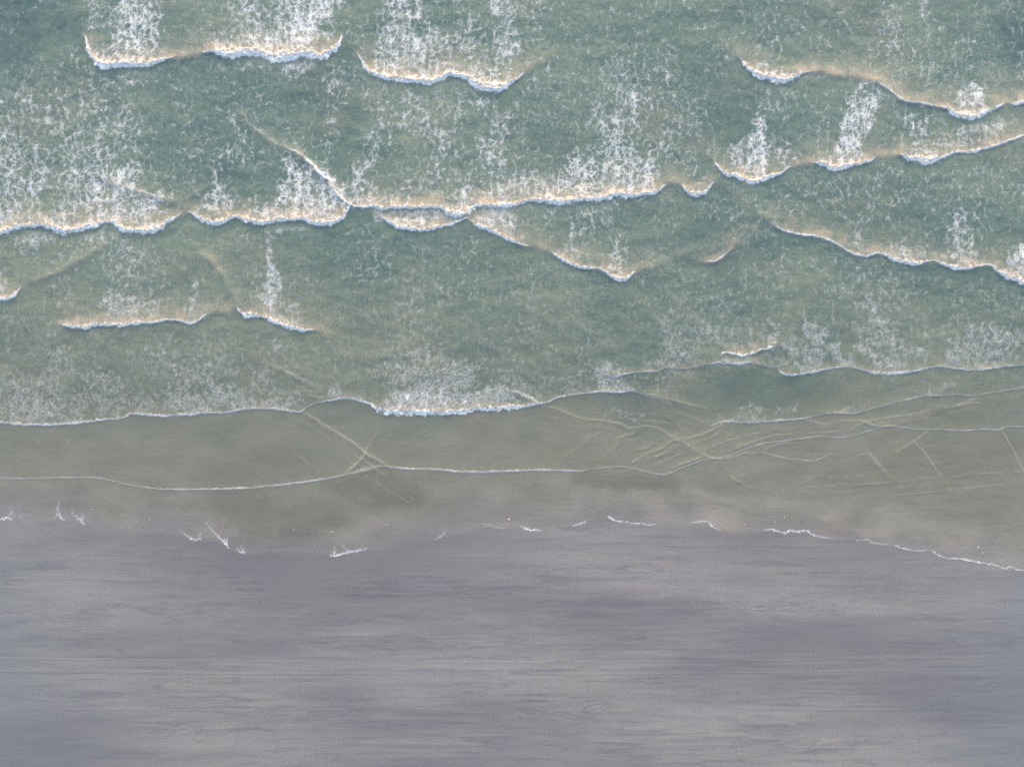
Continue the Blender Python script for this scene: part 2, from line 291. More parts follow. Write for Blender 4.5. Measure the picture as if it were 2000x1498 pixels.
#BRUSHES
# where lacy foam drifts: density, [(x, y, radius)...]
LACE = [
 (.72,[(262,-60,50),(265,30,52),(255,80,52),(262,112,45)]),
 (.42,[(215,20,50),(205,95,30)]),
 (.52,[(505,-60,60),(500,30,55),(480,75,55)]),
 (.86,[(600,-80,60),(605,0,58),(590,50,62),(560,88,60)]),
 (.74,[(430,92,18),(500,80,30),(640,80,16)]),
 (.22,[(350,-40,60),(370,60,50)]),
 (.36,[(130,100,26),(105,140,30),(70,180,50)]),
 (.40,[(60,215,90),(150,215,70),(220,200,60)]),
 (.40,[(200,150,50),(230,260,50)]),
 (.55,[(30,300,70),(60,350,70),(30,420,60)]),
 (.52,[(170,290,80),(200,340,70),(170,400,60)]),
 (.60,[(195,210,14),(215,250,16),(160,270,22)]),
 (.66,[(210,330,45),(240,365,45),(140,385,50)]),
 (.62,[(-60,430,60),(40,440,40),(190,430,50),(300,420,40)]),
 (.80,[(270,402,36),(300,410,30),(190,428,24)]),
 (.50,[(-300,200,140),(-160,300,150)]),
 (.5,[(-250,-100,80),(-230,60,90)]),
 (.20,[(350,180,80),(400,160,80)]),
 (.26,[(370,250,70),(340,310,40)]),
 (.42,[(455,230,24),(475,290,40),(440,310,30)]),
 (.45,[(415,330,28),(425,370,34)]),
 (.66,[(420,395,36),(455,400,36),(400,415,20)]),
 (.76,[(560,305,18),(580,345,42),(600,370,52),(640,400,40)]),
 (.80,[(560,400,45),(640,415,32),(510,415,26)]),
 (.42,[(650,120,26),(655,190,22),(640,250,30),(625,290,20)]),
 (.30,[(560,150,50),(600,110,40)]),
 (.78,[(700,330,20),(692,365,26),(705,390,26)]),
 (.55,[(720,320,22),(735,290,22)]),
 (.44,[(745,170,30),(740,240,26),(735,290,28)]),
 (.68,[(790,-70,40),(800,0,46),(790,60,54),(780,120,58)]),
 (.60,[(850,80,40),(860,120,36)]),
 (.62,[(985,-60,26),(985,30,30),(985,90,34),(965,130,42)]),
 (.50,[(910,60,40),(930,120,36)]),
 (.36,[(870,-40,60),(900,10,50)]),
 (.36,[(1040,-30,40),(1040,60,26),(1030,110,22)]),
 (.66,[(740,120,24),(800,140,24),(960,150,26),(1000,140,20)]),
 (.42,[(780,190,50),(830,210,60),(920,190,50),(960,210,40)]),
 (.46,[(790,230,40),(850,280,36),(850,330,40),(830,360,40)]),
 (.48,[(960,200,22),(970,250,26),(950,320,30)]),
 (.34,[(1040,180,50),(1080,130,40)]),
 (.38,[(920,330,60),(960,360,40)]),
 (.62,[(905,385,34),(960,370,34),(1010,360,34)]),
 (.62,[(740,395,26),(790,392,22)]),
 (.66,[(1040,335,26),(1050,365,30)]),
 (.28,[(1180,-30,70),(1240,40,90)]),
 (.36,[(1220,100,46),(1180,160,40),(1280,130,40)]),
 (.50,[(1180,190,36),(1160,240,34)]),
 (.58,[(1230,200,46),(1210,270,60),(1230,320,60)]),
 (.70,[(1130,350,50),(1200,345,60),(1250,330,40)]),
 (.80,[(1080,375,24),(1160,368,28),(1240,362,30),(1275,360,18)]),
 (.42,[(1310,170,36),(1330,230,36),(1300,290,40)]),
 (.40,[(1335,300,26),(1345,320,22)]),
 (.20,[(1440,30,50),(1500,60,60),(1540,20,50)]),
 (.34,[(1500,-60,12),(1505,0,12),(1500,60,10)]),
 (.38,[(1520,50,10),(1512,110,10)]),
 (.40,[(1570,-60,20),(1572,0,22),(1555,45,20)]),
 (.42,[(1745,-60,30),(1740,40,26),(1750,120,30),(1745,160,30)]),
 (.40,[(1800,-60,14),(1803,80,12),(1810,170,16)]),
 (.30,[(1720,60,60),(1790,140,60),(1850,150,50)]),
 (.32,[(1868,-60,12),(1868,70,10),(1860,170,12)]),
 (.32,[(1905,-60,14),(1915,30,12),(1895,130,14)]),
 (.34,[(1930,120,24),(1930,160,24)]),
 (.76,[(1890,185,14),(1915,190,16),(1895,208,24)]),
 (.62,[(1500,135,16),(1540,135,14)]),
 (.50,[(1480,165,16),(1485,200,16),(1470,230,14)]),
 (.38,[(1530,190,34),(1520,220,34)]),
 (.80,[(1472,250,18),(1480,275,32),(1470,310,40),(1475,335,40)]),
 (.62,[(1440,310,26),(1520,300,26)]),
 (.82,[(1702,172,14),(1695,200,24),(1678,240,26)]),
 (.80,[(1672,250,22),(1662,285,26),(1650,308,28)]),
 (.66,[(1618,305,16),(1680,305,16)]),
 (.28,[(1590,180,50),(1600,220,50)]),
 (.26,[(1760,230,40),(1740,260,40)]),
 (.55,[(1790,240,30),(1800,270,30),(1790,292,24)]),
 (.66,[(1880,235,28),(1890,255,36),(1850,280,24)]),
 (.62,[(1940,250,26),(1930,270,22)]),
 (.50,[(2060,220,60),(2200,120,90)]),
 (.28,[(1600,360,40),(1700,370,60),(1800,360,60),(1920,350,60)]),
 (.36,[(1570,370,26),(1570,400,26)]),
 (.40,[(1690,400,30),(1680,440,28),(1680,475,26)]),
 (.34,[(1850,360,20),(1870,420,26)]),
 (.56,[(1880,440,30),(1875,480,34),(1880,505,28)]),
 (.34,[(1950,340,26),(1950,400,26)]),
 (.82,[(1995,495,22),(1985,520,20),(2020,530,30)]),
 (.56,[(1760,490,26),(1800,495,22)]),
 (.24,[(1740,430,60),(1950,450,50)]),
 (.84,[(745,416,12),(790,425,22),(840,425,24),(880,422,14)]),
 (.74,[(950,425,18),(985,425,26),(1000,450,26)]),
 (.40,[(1020,430,24),(1030,455,20)]),
 (.52,[(1120,455,26),(1120,490,28),(1115,508,22)]),
 (.42,[(1150,430,40),(1180,440,30)]),
 (.80,[(1208,470,10),(1212,500,16),(1212,530,20)]),
 (.22,[(1120,410,50),(1250,410,60)]),
 (.70,[(2,530,14),(6,560,20),(0,575,22)]),
 (.18,[(100,480,40),(300,480,50)]),
 (.45,[(240,480,24),(245,540,40),(235,580,40)]),
 (.64,[(225,590,30),(260,600,34),(240,620,30)]),
 (.50,[(300,600,30),(315,615,24)]),
 (.56,[(378,560,16),(380,590,24),(385,612,20)]),
 (.36,[(290,500,26),(300,540,26)]),
 (.60,[(530,430,12),(525,470,14),(525,520,16)]),
 (.82,[(526,520,14),(525,560,20),(530,600,26),(545,618,20)]),
 (.56,[(575,600,20),(590,630,18),(495,605,18)]),
 (.30,[(590,470,30),(560,520,26)]),
 (.16,[(660,520,60),(760,480,60),(860,480,80)]),
 (.24,[(60,680,70),(200,690,80),(330,680,80)]),
 (.44,[(120,720,50),(110,690,24)]),
 (.40,[(330,720,50),(420,720,50)]),
 (.52,[(345,715,14),(350,730,12)]),
 (.50,[(-40,780,60),(50,780,60),(130,790,50)]),
 (.40,[(200,770,50),(290,790,30)]),
 (.56,[(330,790,26),(420,780,34),(470,782,24)]),
 (.60,[(380,800,10),(470,792,10),(555,790,14)]),
 (.42,[(520,740,40),(560,770,30)]),
 (.60,[(60,818,12),(160,815,12)]),
 (.24,[(620,720,40),(480,680,50)]),
 (.66,[(655,770,14),(690,772,14)]),
 (.24,[(760,560,60),(860,560,80),(960,560,70),(1060,560,60)]),
 (.30,[(820,500,40),(850,560,40),(800,640,60)]),
 (.22,[(900,650,80),(1040,680,80),(1150,640,60)]),
 (.52,[(810,690,20),(825,700,18)]),
 (.38,[(800,650,36),(780,700,34),(760,740,34)]),
 (.58,[(800,735,40),(850,735,44),(910,745,44)]),
 (.60,[(860,720,34),(840,745,30)]),
 (.88,[(752,786,14),(800,785,20),(860,782,22),(930,782,18)]),
 (.74,[(840,765,22),(900,768,22),(960,775,16),(1010,785,10)]),
 (.36,[(980,740,30),(1060,750,30)]),
 (.36,[(1110,745,34),(1150,740,30)]),
 (.64,[(1190,720,20),(1200,750,18),(1222,755,14)]),
 (.26,[(1180,790,26),(1230,810,26)]),
 (.30,[(1230,805,10),(1222,820,10)]),
 (.30,[(1270,470,40),(1340,560,60),(1260,560,50)]),
 (.34,[(1300,620,50),(1340,660,50)]),
 (.48,[(1320,680,26),(1330,700,18),(1265,712,18)]),
 (.46,[(1370,640,24),(1390,670,20)]),
 (.60,[(1485,622,8),(1498,635,8),(1502,655,8),(1500,672,8)]),
 (.54,[(1470,660,20),(1455,675,16)]),
 (.90,[(1425,702,8),(1450,702,8),(1470,700,6)]),
 (.66,[(1572,630,10),(1585,645,16),(1595,665,20),(1600,690,18)]),
 (.56,[(1550,680,16),(1580,700,24),(1560,718,12)]),
 (.66,[(1630,690,12),(1645,706,10)]),
 (.70,[(1690,690,20),(1720,705,22),(1755,712,18)]),
 (.46,[(1690,640,34),(1720,660,34),(1790,680,24)]),
 (.50,[(1700,600,16),(1730,640,16)]),
 (.34,[(1640,560,50),(1700,560,60),(1780,600,60)]),
 (.46,[(1700,580,22),(1695,600,22)]),
 (.26,[(1880,580,60),(1960,600,60)]),
 (.54,[(1890,690,34),(1870,665,28),(1960,680,40),(1850,705,20)]),
 (.60,[(1940,650,18),(1900,650,18)]),
 (.60,[(2080,690,40),(2200,680,50)]),
 (.30,[(1400,580,60),(1500,560,60)]),
 (.36,[(1415,815,12),(1450,800,18),(1490,810,16),(1530,815,10)]),
 (.34,[(1530,800,10),(1560,808,12)]),
 (.34,[(1625,800,9),(1665,798,12)]),
 (.34,[(1815,766,8),(1838,758,12),(1862,762,8)]),
 (.6,[(2040,160,40),(2060,60,50)]),
 (.7,[(2080,230,30),(2100,380,60)]),
 (.5,[(300,-200,120),(600,-220,100),(900,-220,90),(1300,-240,90),(1800,-250,90)]),
 (.4,[(-200,520,60),(-150,640,90),(-250,750,60)]),
 (.4,[(2150,470,60),(2200,600,90)]),
]
# clear windows: amount, [(x, y, radius)...]
CLEAR = [
 (.8,[(30,40,110)]),(.7,[(1065,260,40),(1050,300,30)]),(.6,[(590,200,44),(600,250,34)]),(.5,[(385,355,26),(360,400,14)]),
 (.8,[(1130,60,60),(1140,160,30)]),(.8,[(1440,200,30),(1380,300,26)]),(.6,[(1650,60,60),(1640,110,40)]),(.5,[(820,330,16),(760,350,26)]),
 (.8,[(1600,290,16)]),(.6,[(90,385,12),(95,410,10)]),(.9,[(1985,60,40)]),(.9,[(680,40,24),(690,90,10)]),(.9,[(620,530,70)]),
 (.6,[(1290,470,90)]),(.7,[(150,550,60)]),(.7,[(440,470,50),(440,540,40)]),(.6,[(620,640,40)]),
]
#FIELDS
H = np.zeros_like(U)                 # wave height above still water, metres
TH = np.zeros_like(U)                # thickness profile of the roll
ROLL = np.zeros_like(U)              # solid white roll 0..1
DEN = np.zeros_like(U)               # lace density
LINE = np.zeros_like(U)              # thin foam lines
SILT_GLOW = np.zeros_like(U)              # stirred-up sand plus warm sun glow painted on crest backs and ridges
OWN = np.full(U.shape, -1, np.int16) # which wave the foam belongs to
_OWNV = np.zeros_like(U)
CUT = np.zeros_like(U)                # clean water just in front of a breaking face
JIT = gnoise(U / 9, V / 9, 40) * 2.2 + gnoise(U / 4.2, V / 4.2, 41) * 1.1
JITL = gnoise(U / 34, V / 34, 42) * 3.0 + gnoise(U / 15, V / 15, 38) * 2.6
BIL = 1 - voro(U / 5.2 + JIT * .12, V / 4.6, 43)
ALLW = BREAKERS + SWASH
for wi, (nm, lab, pts) in enumerate(ALLW):
    big = wi < len(BREAKERS)
    r = polydist(pts, 95 if big else 190, 5.0)
    if r is None: continue
    sl, D, SG, E = r
    amp = E[0] * .01; fw = E[1]
    if not big: fw = np.where(fw > .25, np.maximum(fw, .85), fw)
    s = D * SG + (JIT[sl] * np.clip(fw / 4.5, .12, 1.35) + JITL[sl] * .5 * np.clip(fw / 4, 0, 1))
    ff = np.maximum(fw * 2.0, 11.0 - 1.8 * np.minimum(fw, 4)) if big else np.maximum(fw * 1.1, 2.4)   # run-out of the front face
    bk = (30.0 if big else 18.0) * (.8 + .4 * gnoise(U[sl] / 60, V[sl] / 60, 44))
    front = sst(-ff, ff * .35, s)
    back = np.exp(-np.maximum(s, 0) / bk)
    if not big: back = .45 * back + .55 * np.exp(-np.maximum(s, 0) / 120)
    trough = -.10 * np.exp(-np.maximum(-s, 0) / 16) * sst(0, -ff, s)
    fade = sst(95, 40, D) if big else sst(190, 90, D)
    H[sl] += amp * (.36 if big else np.where(fw > 3, .5, .42)) * (front * back + trough) * fade
    fv = fw * (1 + .42 * gnoise(U[sl] / 19, V[sl] / 19, 57) + .22 * gnoise(U[sl] / 8, V[sl] / 8, 58))
    sj = s + (BIL[sl] - .55) * fw * .45 + gnoise(U[sl] / 3, V[sl] / 3, 59) * np.clip(fw * .18, 0, 1)
    ro = sst(-fv * 1.05 - .7, -fv * .80 + .3, sj) * sst(fv * .75 + 1.6, -fv * .45, s + gnoise(U[sl] / 6, V[sl] / 6, 45) * fw * .8) * sst(.15, 1.3, fw)
    ro = ro * (1 if big else np.clip(.38 + fw * .14, 0, 1) * (1 + .5 * gnoise(U[sl] / 30, V[sl] / 30, 55)))
    ro = np.clip(ro, 0, 1)
    TH[sl] = np.maximum(TH[sl], sst(-fv * 1.0, -fv * .1, s) * sst(fv * 1.3 + 2, 0, s) * np.clip(fw / 6, 0, 1.4))
    ROLL[sl] = np.maximum(ROLL[sl], ro)
    if big:
        c = sst(-30, -12, s) * (s < -fw * .5) * np.clip(fw / 3, 0, 1) * (.55 if wi == 5 else 1) * (D < 40)
        CUT[sl] = np.maximum(CUT[sl], c * .92)
    else:
        c = sst(-34, -26, s) * (s < -fw * 1.2 - 1) * np.clip(fw / .8, 0, 1) * (D < 36)
        if wi != len(BREAKERS) + 1: CUT[sl] = np.maximum(CUT[sl], c)
    # lace that follows right behind the roll
    tail = np.clip(fw / 7, 0, 1) * np.exp(-np.maximum(s, 0) / (10 + fw * 2.6)) * (s > -fw) * (.95 if big else .8)
    DEN[sl] = np.maximum(DEN[sl], tail)
    SILT_GLOW[sl] = np.maximum(SILT_GLOW[sl], np.clip(E[0] / 40, 0, 1) * np.exp(-np.maximum(s - 3, 0) / (20 if big else 7)) * (.8 + .5 * gnoise(U[sl] / 22, V[sl] / 30, 50)) * sst(-ff, 0, s) * fade)
    own = np.maximum(np.maximum(ro * 2, tail), np.clip(fw / 4, 0, 1) * sst(95, 40, D) * (s > -ff) * np.exp(-np.maximum(s, 0) / 60) * .8)
    m = own > _OWNV[sl] + .02
    _OWNV[sl] = np.where(m, own, _OWNV[sl]); OWN[sl] = np.where(m, wi, OWN[sl])
_more = []
_rr = np.random.RandomState(11)
for pts in RIDGES:
    if max(p[2] for p in pts) < 10 and pts[0][1] > 745:
        for k in range(2):
            ox, oy = _rr.uniform(-14, 14), _rr.choice([-1, 1]) * _rr.uniform(5, 14)
            tw = _rr.uniform(-.07, .07)
            n_ = len(pts)
            _more.append([(x + ox, y + oy + tw * (i - n_ / 2) * 26 + _rr.uniform(-2, 2), h_ * _rr.uniform(.25, .6), f_ * _rr.uniform(.1, .5)) for i, (x, y, h_, f_) in enumerate(pts)])
RIDGES += _more
for pts in RIDGES:
    r = polydist(pts, 60, 5.0)
    if r is None: continue
    sl, D, SG, E = r
    h0 = max(p[2] for p in pts)
    shal = h0 < 10 and pts[0][1] > 745
    s = D * SG + JIT[sl] * (.25 if shal else .9) + JITL[sl] * (.15 if shal else .5)
    w = 2.3 if shal else (9.0 if h0 >= 10 else 13.0)
    prof = np.where(s > 0, np.exp(-s / (w * 1.6)), np.exp(-(s / w) ** 2))
    H[sl] += E[0] * .01 * prof * ((.62 + .35 * gnoise(U[sl] / 40, V[sl] / 40, 53)) if shal else .7)
    LINE[sl] = np.maximum(LINE[sl], E[1] * (.62 if shal else 1) * (.75 + .6 * gnoise(U[sl] / 26, V[sl] / 26, 54)) * np.exp(-((s - .5) / (.85 + (0 if shal else 1.6))) ** 2))
    SILT_GLOW[sl] = np.maximum(SILT_GLOW[sl], (np.clip(E[0] / 16, 0, .36) * np.exp(-(s / 4.0) ** 2) if shal else np.clip(E[0] / 22, 0, .8) * np.exp(-(s / (w * 1.2)) ** 2) * (.55 if h0 >= 10 else .28) * (.6 + .7 * gnoise(U[sl] / 24, V[sl] / 24, 39))))
_reg = sst(900, 1250, U) * sst(745, 800, V) * sst(985, 930, V)
for ang, sp, sd_ in ((-24, 34, 120), (30, 46, 121), (8, 22, 122), (62, 60, 123)):
    ca, sa = math.cos(math.radians(ang)), math.sin(math.radians(ang))
    al_, ac_ = U * ca + V * sa, -U * sa + V * ca
    nz = gnoise(al_ / (sp * 5.5), (ac_ + 7 * gnoise(al_ / 60, ac_ / 60, sd_)) / sp, sd_ + 10)
    rr = np.exp(-(nz / (2.2 / sp)) ** 2) * sst(-.1, .35, gnoise(U / 110, V / 50, sd_ + 20)) * _reg
    H += .005 * rr
_wl = np.exp(-(gnoise(U / 120, (V + .09 * U + 6 * gnoise(U / 60, V / 30, 150)) / 5.5, 151) / .17) ** 2) * sst(880, 1200, U) * sst(872, 905, V) * sst(988, 950, V) * sst(-.1, .4, gnoise(U / 160, V / 24, 152))
H += .007 * _wl
_tail = DEN.copy(); DEN = np.zeros_like(U)
for d, pts in LACE:
    r = polydist([p + (0,) for p in pts], 110 if max(p[2] for p in pts) < 70 else 190, 8.0)
    if r is None: continue
    sl, D, SG, E = r
    q = D / np.maximum(E[0], 4)
    DEN[sl] = np.maximum(DEN[sl], d * sst(1.85, .15, q + .38 * gnoise(U[sl] / 26, V[sl] / 34, 46) + .2 * gnoise(U[sl] / 11, V[sl] / 14, 56)))
_jj = np.clip((np.arange(NV)[:, None] + (gnoise(U / 62, V / 80, 140) * 20 + gnoise(U / 20, V / 26, 141) * 9) / CELL).astype(np.int32), 0, NV - 1)
_ii = np.clip((np.arange(NU)[None, :] + (gnoise(U / 48, V / 90, 142) * 22 + gnoise(U / 16, V / 24, 143) * 10) / CELL).astype(np.int32), 0, NU - 1)
DEN = np.maximum(DEN[_jj, _ii], _tail)
for d, pts in CLEAR:
    r = polydist([p + (0,) for p in pts], 150, 8.0)
    if r is None: continue
    sl, D, SG, E = r
    DEN[sl] *= 1 - d * sst(1.4, .4, D / E[0] + .3 * gnoise(U[sl] / 20, V[sl] / 30, 47))
# nearly everywhere a faint film of leftover lace, none on the thin inshore sheets
inshore = sst(700, 860, V + 30 * gnoise(U / 200, V / 100, 48))
DEN = np.maximum(DEN, (.20 + .15 * fbm(U / 90, V / 140, 49, 3)) * (1 - inshore))

def line_y(pts, x):
    P = resample([p[:2] for p in pts], 8)
    o = np.argsort(P[:, 0])
    return np.interp(x, P[o, 0], P[o, 1])
SH_EDGE = [(-4000,1000),(-360,1010),(-100,1014),(0,1012),(20,1010),(45,1018),(110,1014),(118,1016),(150,1018),(170,1022),(190,1038),(230,1046),(290,1040),(340,1042),(370,1052),(410,1056),(440,1068),(478,1082),(520,1080),(590,1078),(650,1086),(715,1074),(770,1058),(860,1052),(900,1040),(960,1030),(1000,1030),(1050,1034),(1100,1030),(1140,1020),(1200,1014),(1240,1020),(1290,1024),(1330,1020),(1380,1022),(1400,1034),(1450,1042),(1500,1036),(1560,1038),(1610,1048),(1680,1058),(1740,1066),(1800,1076),(1860,1088),(1920,1098),(1975,1110),(2000,1112),(2100,1126),(2360,1150),(6000,1180)]
_e = np.array(SH_EDGE, float)
def shore_v(x):
    return np.interp(x, _e[:, 0], _e[:, 1]) + 1.6 * gnoise(np.asarray(x, np.float32) / 13, np.zeros_like(np.asarray(x, np.float32)), 51) + 2.5 * gnoise(np.asarray(x, np.float32) / 60, np.zeros_like(np.asarray(x, np.float32)), 52)

# lace pattern: warped cell borders at three sizes, torn by noise
wx = gnoise(U / 30, V / 34, 60) * 9 + gnoise(U / 11, V / 13, 61) * 4.0 + gnoise(U / 5, V / 5, 62) * 1.5
wy = gnoise(U / 30, V / 34, 63) * 9 + gnoise(U / 11, V / 13, 64) * 4.0 + gnoise(U / 5, V / 5, 65) * 1.5
X = U + wx; Y = V + wy
far = sst(760, 380, V)               # big cells offshore, small cells inshore
n1 = fbm(U / 26, V / 40, 66, 3); n2 = fbm(U / 9, V / 12, 67, 3)
STK = gnoise((U + 14 * gnoise(U / 50, V / 70, 160)) / 13, V / 95, 161) + .6 * gnoise(U / 6, V / 50, 162)
DD = np.clip(DEN * (.93 + .34 * STK * far - .04 * sst(.7, .3, DEN)) * (1 + .35 * n1 + .25 * n2) + .10 * fbm(U / 60, V / 90, 72, 2) * (DEN > .1), 0, 1.15)
n4 = gnoise(U / 3.1, V / 3.6, 71)
wd = (.34 + .58 * DD + .62 * DD * DD) * (1 + .45 * n2 + .25 * n4)
wd = np.maximum(wd, .18)
def cellnet(sx, sy, seed, base, k):
    e = voro((U + wx * k) / sx, (V + wy * k) / sy, seed) * sx
    return np.exp(-(e / (base * wd)) ** 2)
r1 = cellnet(15.5, 26, 68, 1.6, 1.0)
r2 = cellnet(8.6, 13.5, 69, 1.35, .8)
r3 = cellnet(5.0, 6.8, 70, 1.15, .5)
t1 = sst(.02, .42, DD + .30 * n2 + .12 * n1) * (.25 + .75 * far)
t2 = sst(.22, .62, DD + .34 * n2 - .10 * n1 + .12 * (1 - far))
t3 = sst(.34, .80, DD + .40 * n2 + .26 * (1 - far))
FO = 1 - (1 - r1 * t1 * .9) * (1 - r2 * t2 * (.45 + .42 * far)) * (1 - r3 * t3 * (.9 - .15 * far))
FO = FO * np.clip(.30 + .60 * DD, 0, .92) * (1 + .30 * n4) * (.66 + .34 * far)
# dense churned patches close almost completely
FO = np.maximum(FO, .88 * sst(.88, 1.30, DD + .46 * n2 + .25 * n4))
FO = np.clip(FO * sst(.03, .16, DD) * (1 - CUT), 0, 1)
LN = LINE * (1 - .5 * sst(.1, .8, gnoise(U / 6, V / 6, 73)))
FOAM = np.maximum(np.maximum(FO, np.clip(ROLL * (.80 + .2 * BIL + .18 * n4), 0, 1)), np.clip(LN, 0, 1))
FOAM[U < U0 + 3] = 0

# ------------------------------------------------------------------ foam left where the thin water stops
FRINGE = [
 ('faint white foam smear on the damp sand at the left edge of the beach', [(-30,1014,2,.8),(4,1014,2,.8),(14,1011,3,1),(24,1014,1.5,.6)], [(22,1011,6,-34,.35),(40,1012,5,-30,.35)]),
 ('tall upright streak of foam on the damp sand, left side', [(108,1012,1.2,.5),(116,1004,3,.9),(120,1011,3.2,1),(127,1016,1.6,.8)], [(114,1004,3.5,-32,.9)]),
 ('small foam hook just right of the tall upright foam streak', [(148,1006,1.6,.5),(156,1015,2.6,.8),(162,1020,2.6,.9),(168,1024,1,.5)], [(144,1008,3,-34,.45),(160,1014,4,-16,.5)]),
 ('short foam crumb line left of the brightest foam blot on the sand', [(346,1024,.8,.3),(354,1036,1.4,.5),(366,1047,2,.8),(378,1053,2.4,.9),(392,1052,2,.8)], [(392,1050,3,-22,.5),(372,1050,3,-10,.5)]),
 ('bright foam blot with a slanting streak above it, on grey sand', [(402,1020,1.4,.4),(412,1032,1.6,.5),(424,1044,1.8,.6),(436,1056,3,.9),(443,1063,4.2,1),(447,1070,2,.8)], [(441,1060,5,-22,.6)]),
 ('little cup of foam below right of the bright foam blot', [(464,1071,2,.7),(470,1078,2,.9),(479,1080,2,.9)], [(474,1076,4,-18,.6)]),
 ('combed foam fringe with upright teeth, middle left of the beach', [(648,1085,2.4,.9),(660,1084,2.6,1),(672,1080,2.4,.9),(686,1077,2.2,.9),(700,1076,2,.8),(716,1071,1.6,.7)], [(654,1082,5,-20,.7),(676,1078,7,-18,.6),(700,1074,8,-14,.5)]),
 ('very faint foam scraps on the sand between the combed fringe and the white dash', [(850,1052,1.4,.35),(862,1047,1.8,.5),(868,1038,1.4,.4),(870,1028,.8,.3)], []),
 ('thin pale foam thread just left of the bright white dash', [(940,1022,1,.3),(960,1026,1.4,.45),(975,1030,1.6,.5),(990,1031,1,.3)], []),
 ('bright short white dash of foam at the water line, middle of the beach', [(1018,1028,1.2,.6),(1026,1032,3,1),(1036,1035,2.8,1),(1048,1034,2.2,.9),(1058,1036,1,.5)], [(1028,1032,4,-8,.5)]),
 ('faint ragged patch of foam right of the bright white dash', [(1118,1026,2,.5),(1132,1023,3.4,.7),(1144,1019,2.4,.55)], []),
 ('wavy white foam line at the water line, right of the middle', [(1188,1009,3,.8),(1198,1015,3,.9),(1210,1018,1.8,.8),(1228,1020,1.6,.8),(1240,1022,2.4,.9),(1252,1021,1.6,.8),(1266,1025,1.8,.9),(1280,1023,2,.7)], [(1194,1014,5,-8,.4)]),
 ('foam squiggle with a bent tail, right of the wavy foam line', [(1340,1021,1,.5),(1355,1020,2,.6),(1372,1018,2,.7),(1384,1018,1.8,.8),(1388,1026,2,.8),(1398,1032,2.2,.8),(1408,1035,.8,.4)], []),
 ('thickest white foam ribbon at the water line, right half of the beach', [(1490,1036,1.4,.6),(1504,1033,2.4,.9),(1518,1037,2.4,1),(1534,1041,2.4,1),(1542,1036,3,1),(1558,1038,2,.9),(1574,1036,2.2,.9),(1586,1043,2.2,.9),(1604,1048,1.8,.8),(1624,1052,1.2,.5)], []),
 ('thin foam thread between the thickest ribbon and the far right foam line', [(1672,1055,1,.4),(1692,1054,1.6,.7),(1708,1060,1.4,.6),(1735,1063,1.2,.5)], []),
 ('crinkled foam line descending right, before the last long one', [(1748,1065,1.6,.8),(1762,1071,1.6,.9),(1782,1074,1.4,.8),(1800,1075,1.6,.8),(1815,1074,1.4,.8),(1826,1080,1.6,.9),(1842,1088,1.4,.8),(1856,1090,1,.6)], []),
 ('long crinkled foam line running out at the right edge of the beach', [(1858,1090,1.4,.9),(1876,1091,1.8,1),(1894,1094,1.8,1),(1914,1098,1.6,.9),(1932,1101,1.6,.9),(1950,1105,1.8,1),(1962,1110,1.6,.9),(1970,1106,1.6,.9),(1984,1111,1.6,1),(2000,1113,1.6,1),(2040,1120,1.4,.8),(2100,1127,1.4,.6)], []),
]
FR = []
zj = gnoise(U[-300:] / 5.5, V[-300:] / 5, 80) * 2.2 + gnoise(U[-300:] / 2.6, V[-300:] / 2.6, 81) * 1.0
_full = np.zeros_like(U); _full[-300:] = zj
for lab, pts, teeth in FRINGE:
    r = polydist(pts, 40, 3.0)
    sl, D, SG, E = r
    s = D * SG + _full[sl]
    a = E[1] * np.exp(-(s / (E[0] * .62)) ** 2) * sst(E[0] + 7, 3, D)
    for tx, ty, w, hgt, st in teeth:
        u_, v_ = U[sl], V[sl]
        k = np.clip((v_ - ty) / hgt, 0, 1)
        col = np.exp(-((u_ - tx - gnoise(v_ / 12, u_ * 0 + tx, 82) * 2.5) / w) ** 2) * (v_ < ty + 2) * (1 - k) * (v_ > ty + hgt)
        col = col * sst(.0, .55, gnoise(u_ / 2.2, v_ / 11, 83) + .15) * 1.5
        a = np.maximum(a, st * col)
    a = np.clip(.82 * a * (1 + .6 * gnoise(U[sl] / 2.6, V[sl] / 2.6, 84)), 0, 1)
    FR.append((lab, sl, a))

# ------------------------------------------------------------------ heights
def sand_z(u, v):
    u = np.asarray(u, np.float32); v = np.asarray(v, np.float32)
    z = (v - 905) * S * .012
    z = np.where(v < -600, -.9 + (v + 600) * S * .004, z)
    return z
def water_base(u, v):
    zs = sand_z(u, v)
    t = (shore_v(u) - v) * .00062
    t = np.minimum(t, .075)
    a = zs + t
    k = .012
    return np.where(v < 700, 0, k * np.logaddexp(0, np.clip(a / k, -30, 30)) + 0.0 * a) * (t > -1) + np.where(t < 0, t * 4, 0)

#CORE-END
#BUILD
# ------------------------------------------------------------------ mesh helpers
def to_x(u): return (u - 1000) * S
def to_y(v): return (749 - v) * S

def link(name, me, mat=None, parent=None):
    o = bpy.data.objects.new(name, me); C.objects.link(o)
    if mat is not None: me.materials.append(mat)
    if parent is not None:
        o.parent = parent
        o.location = -parent.location
    return o

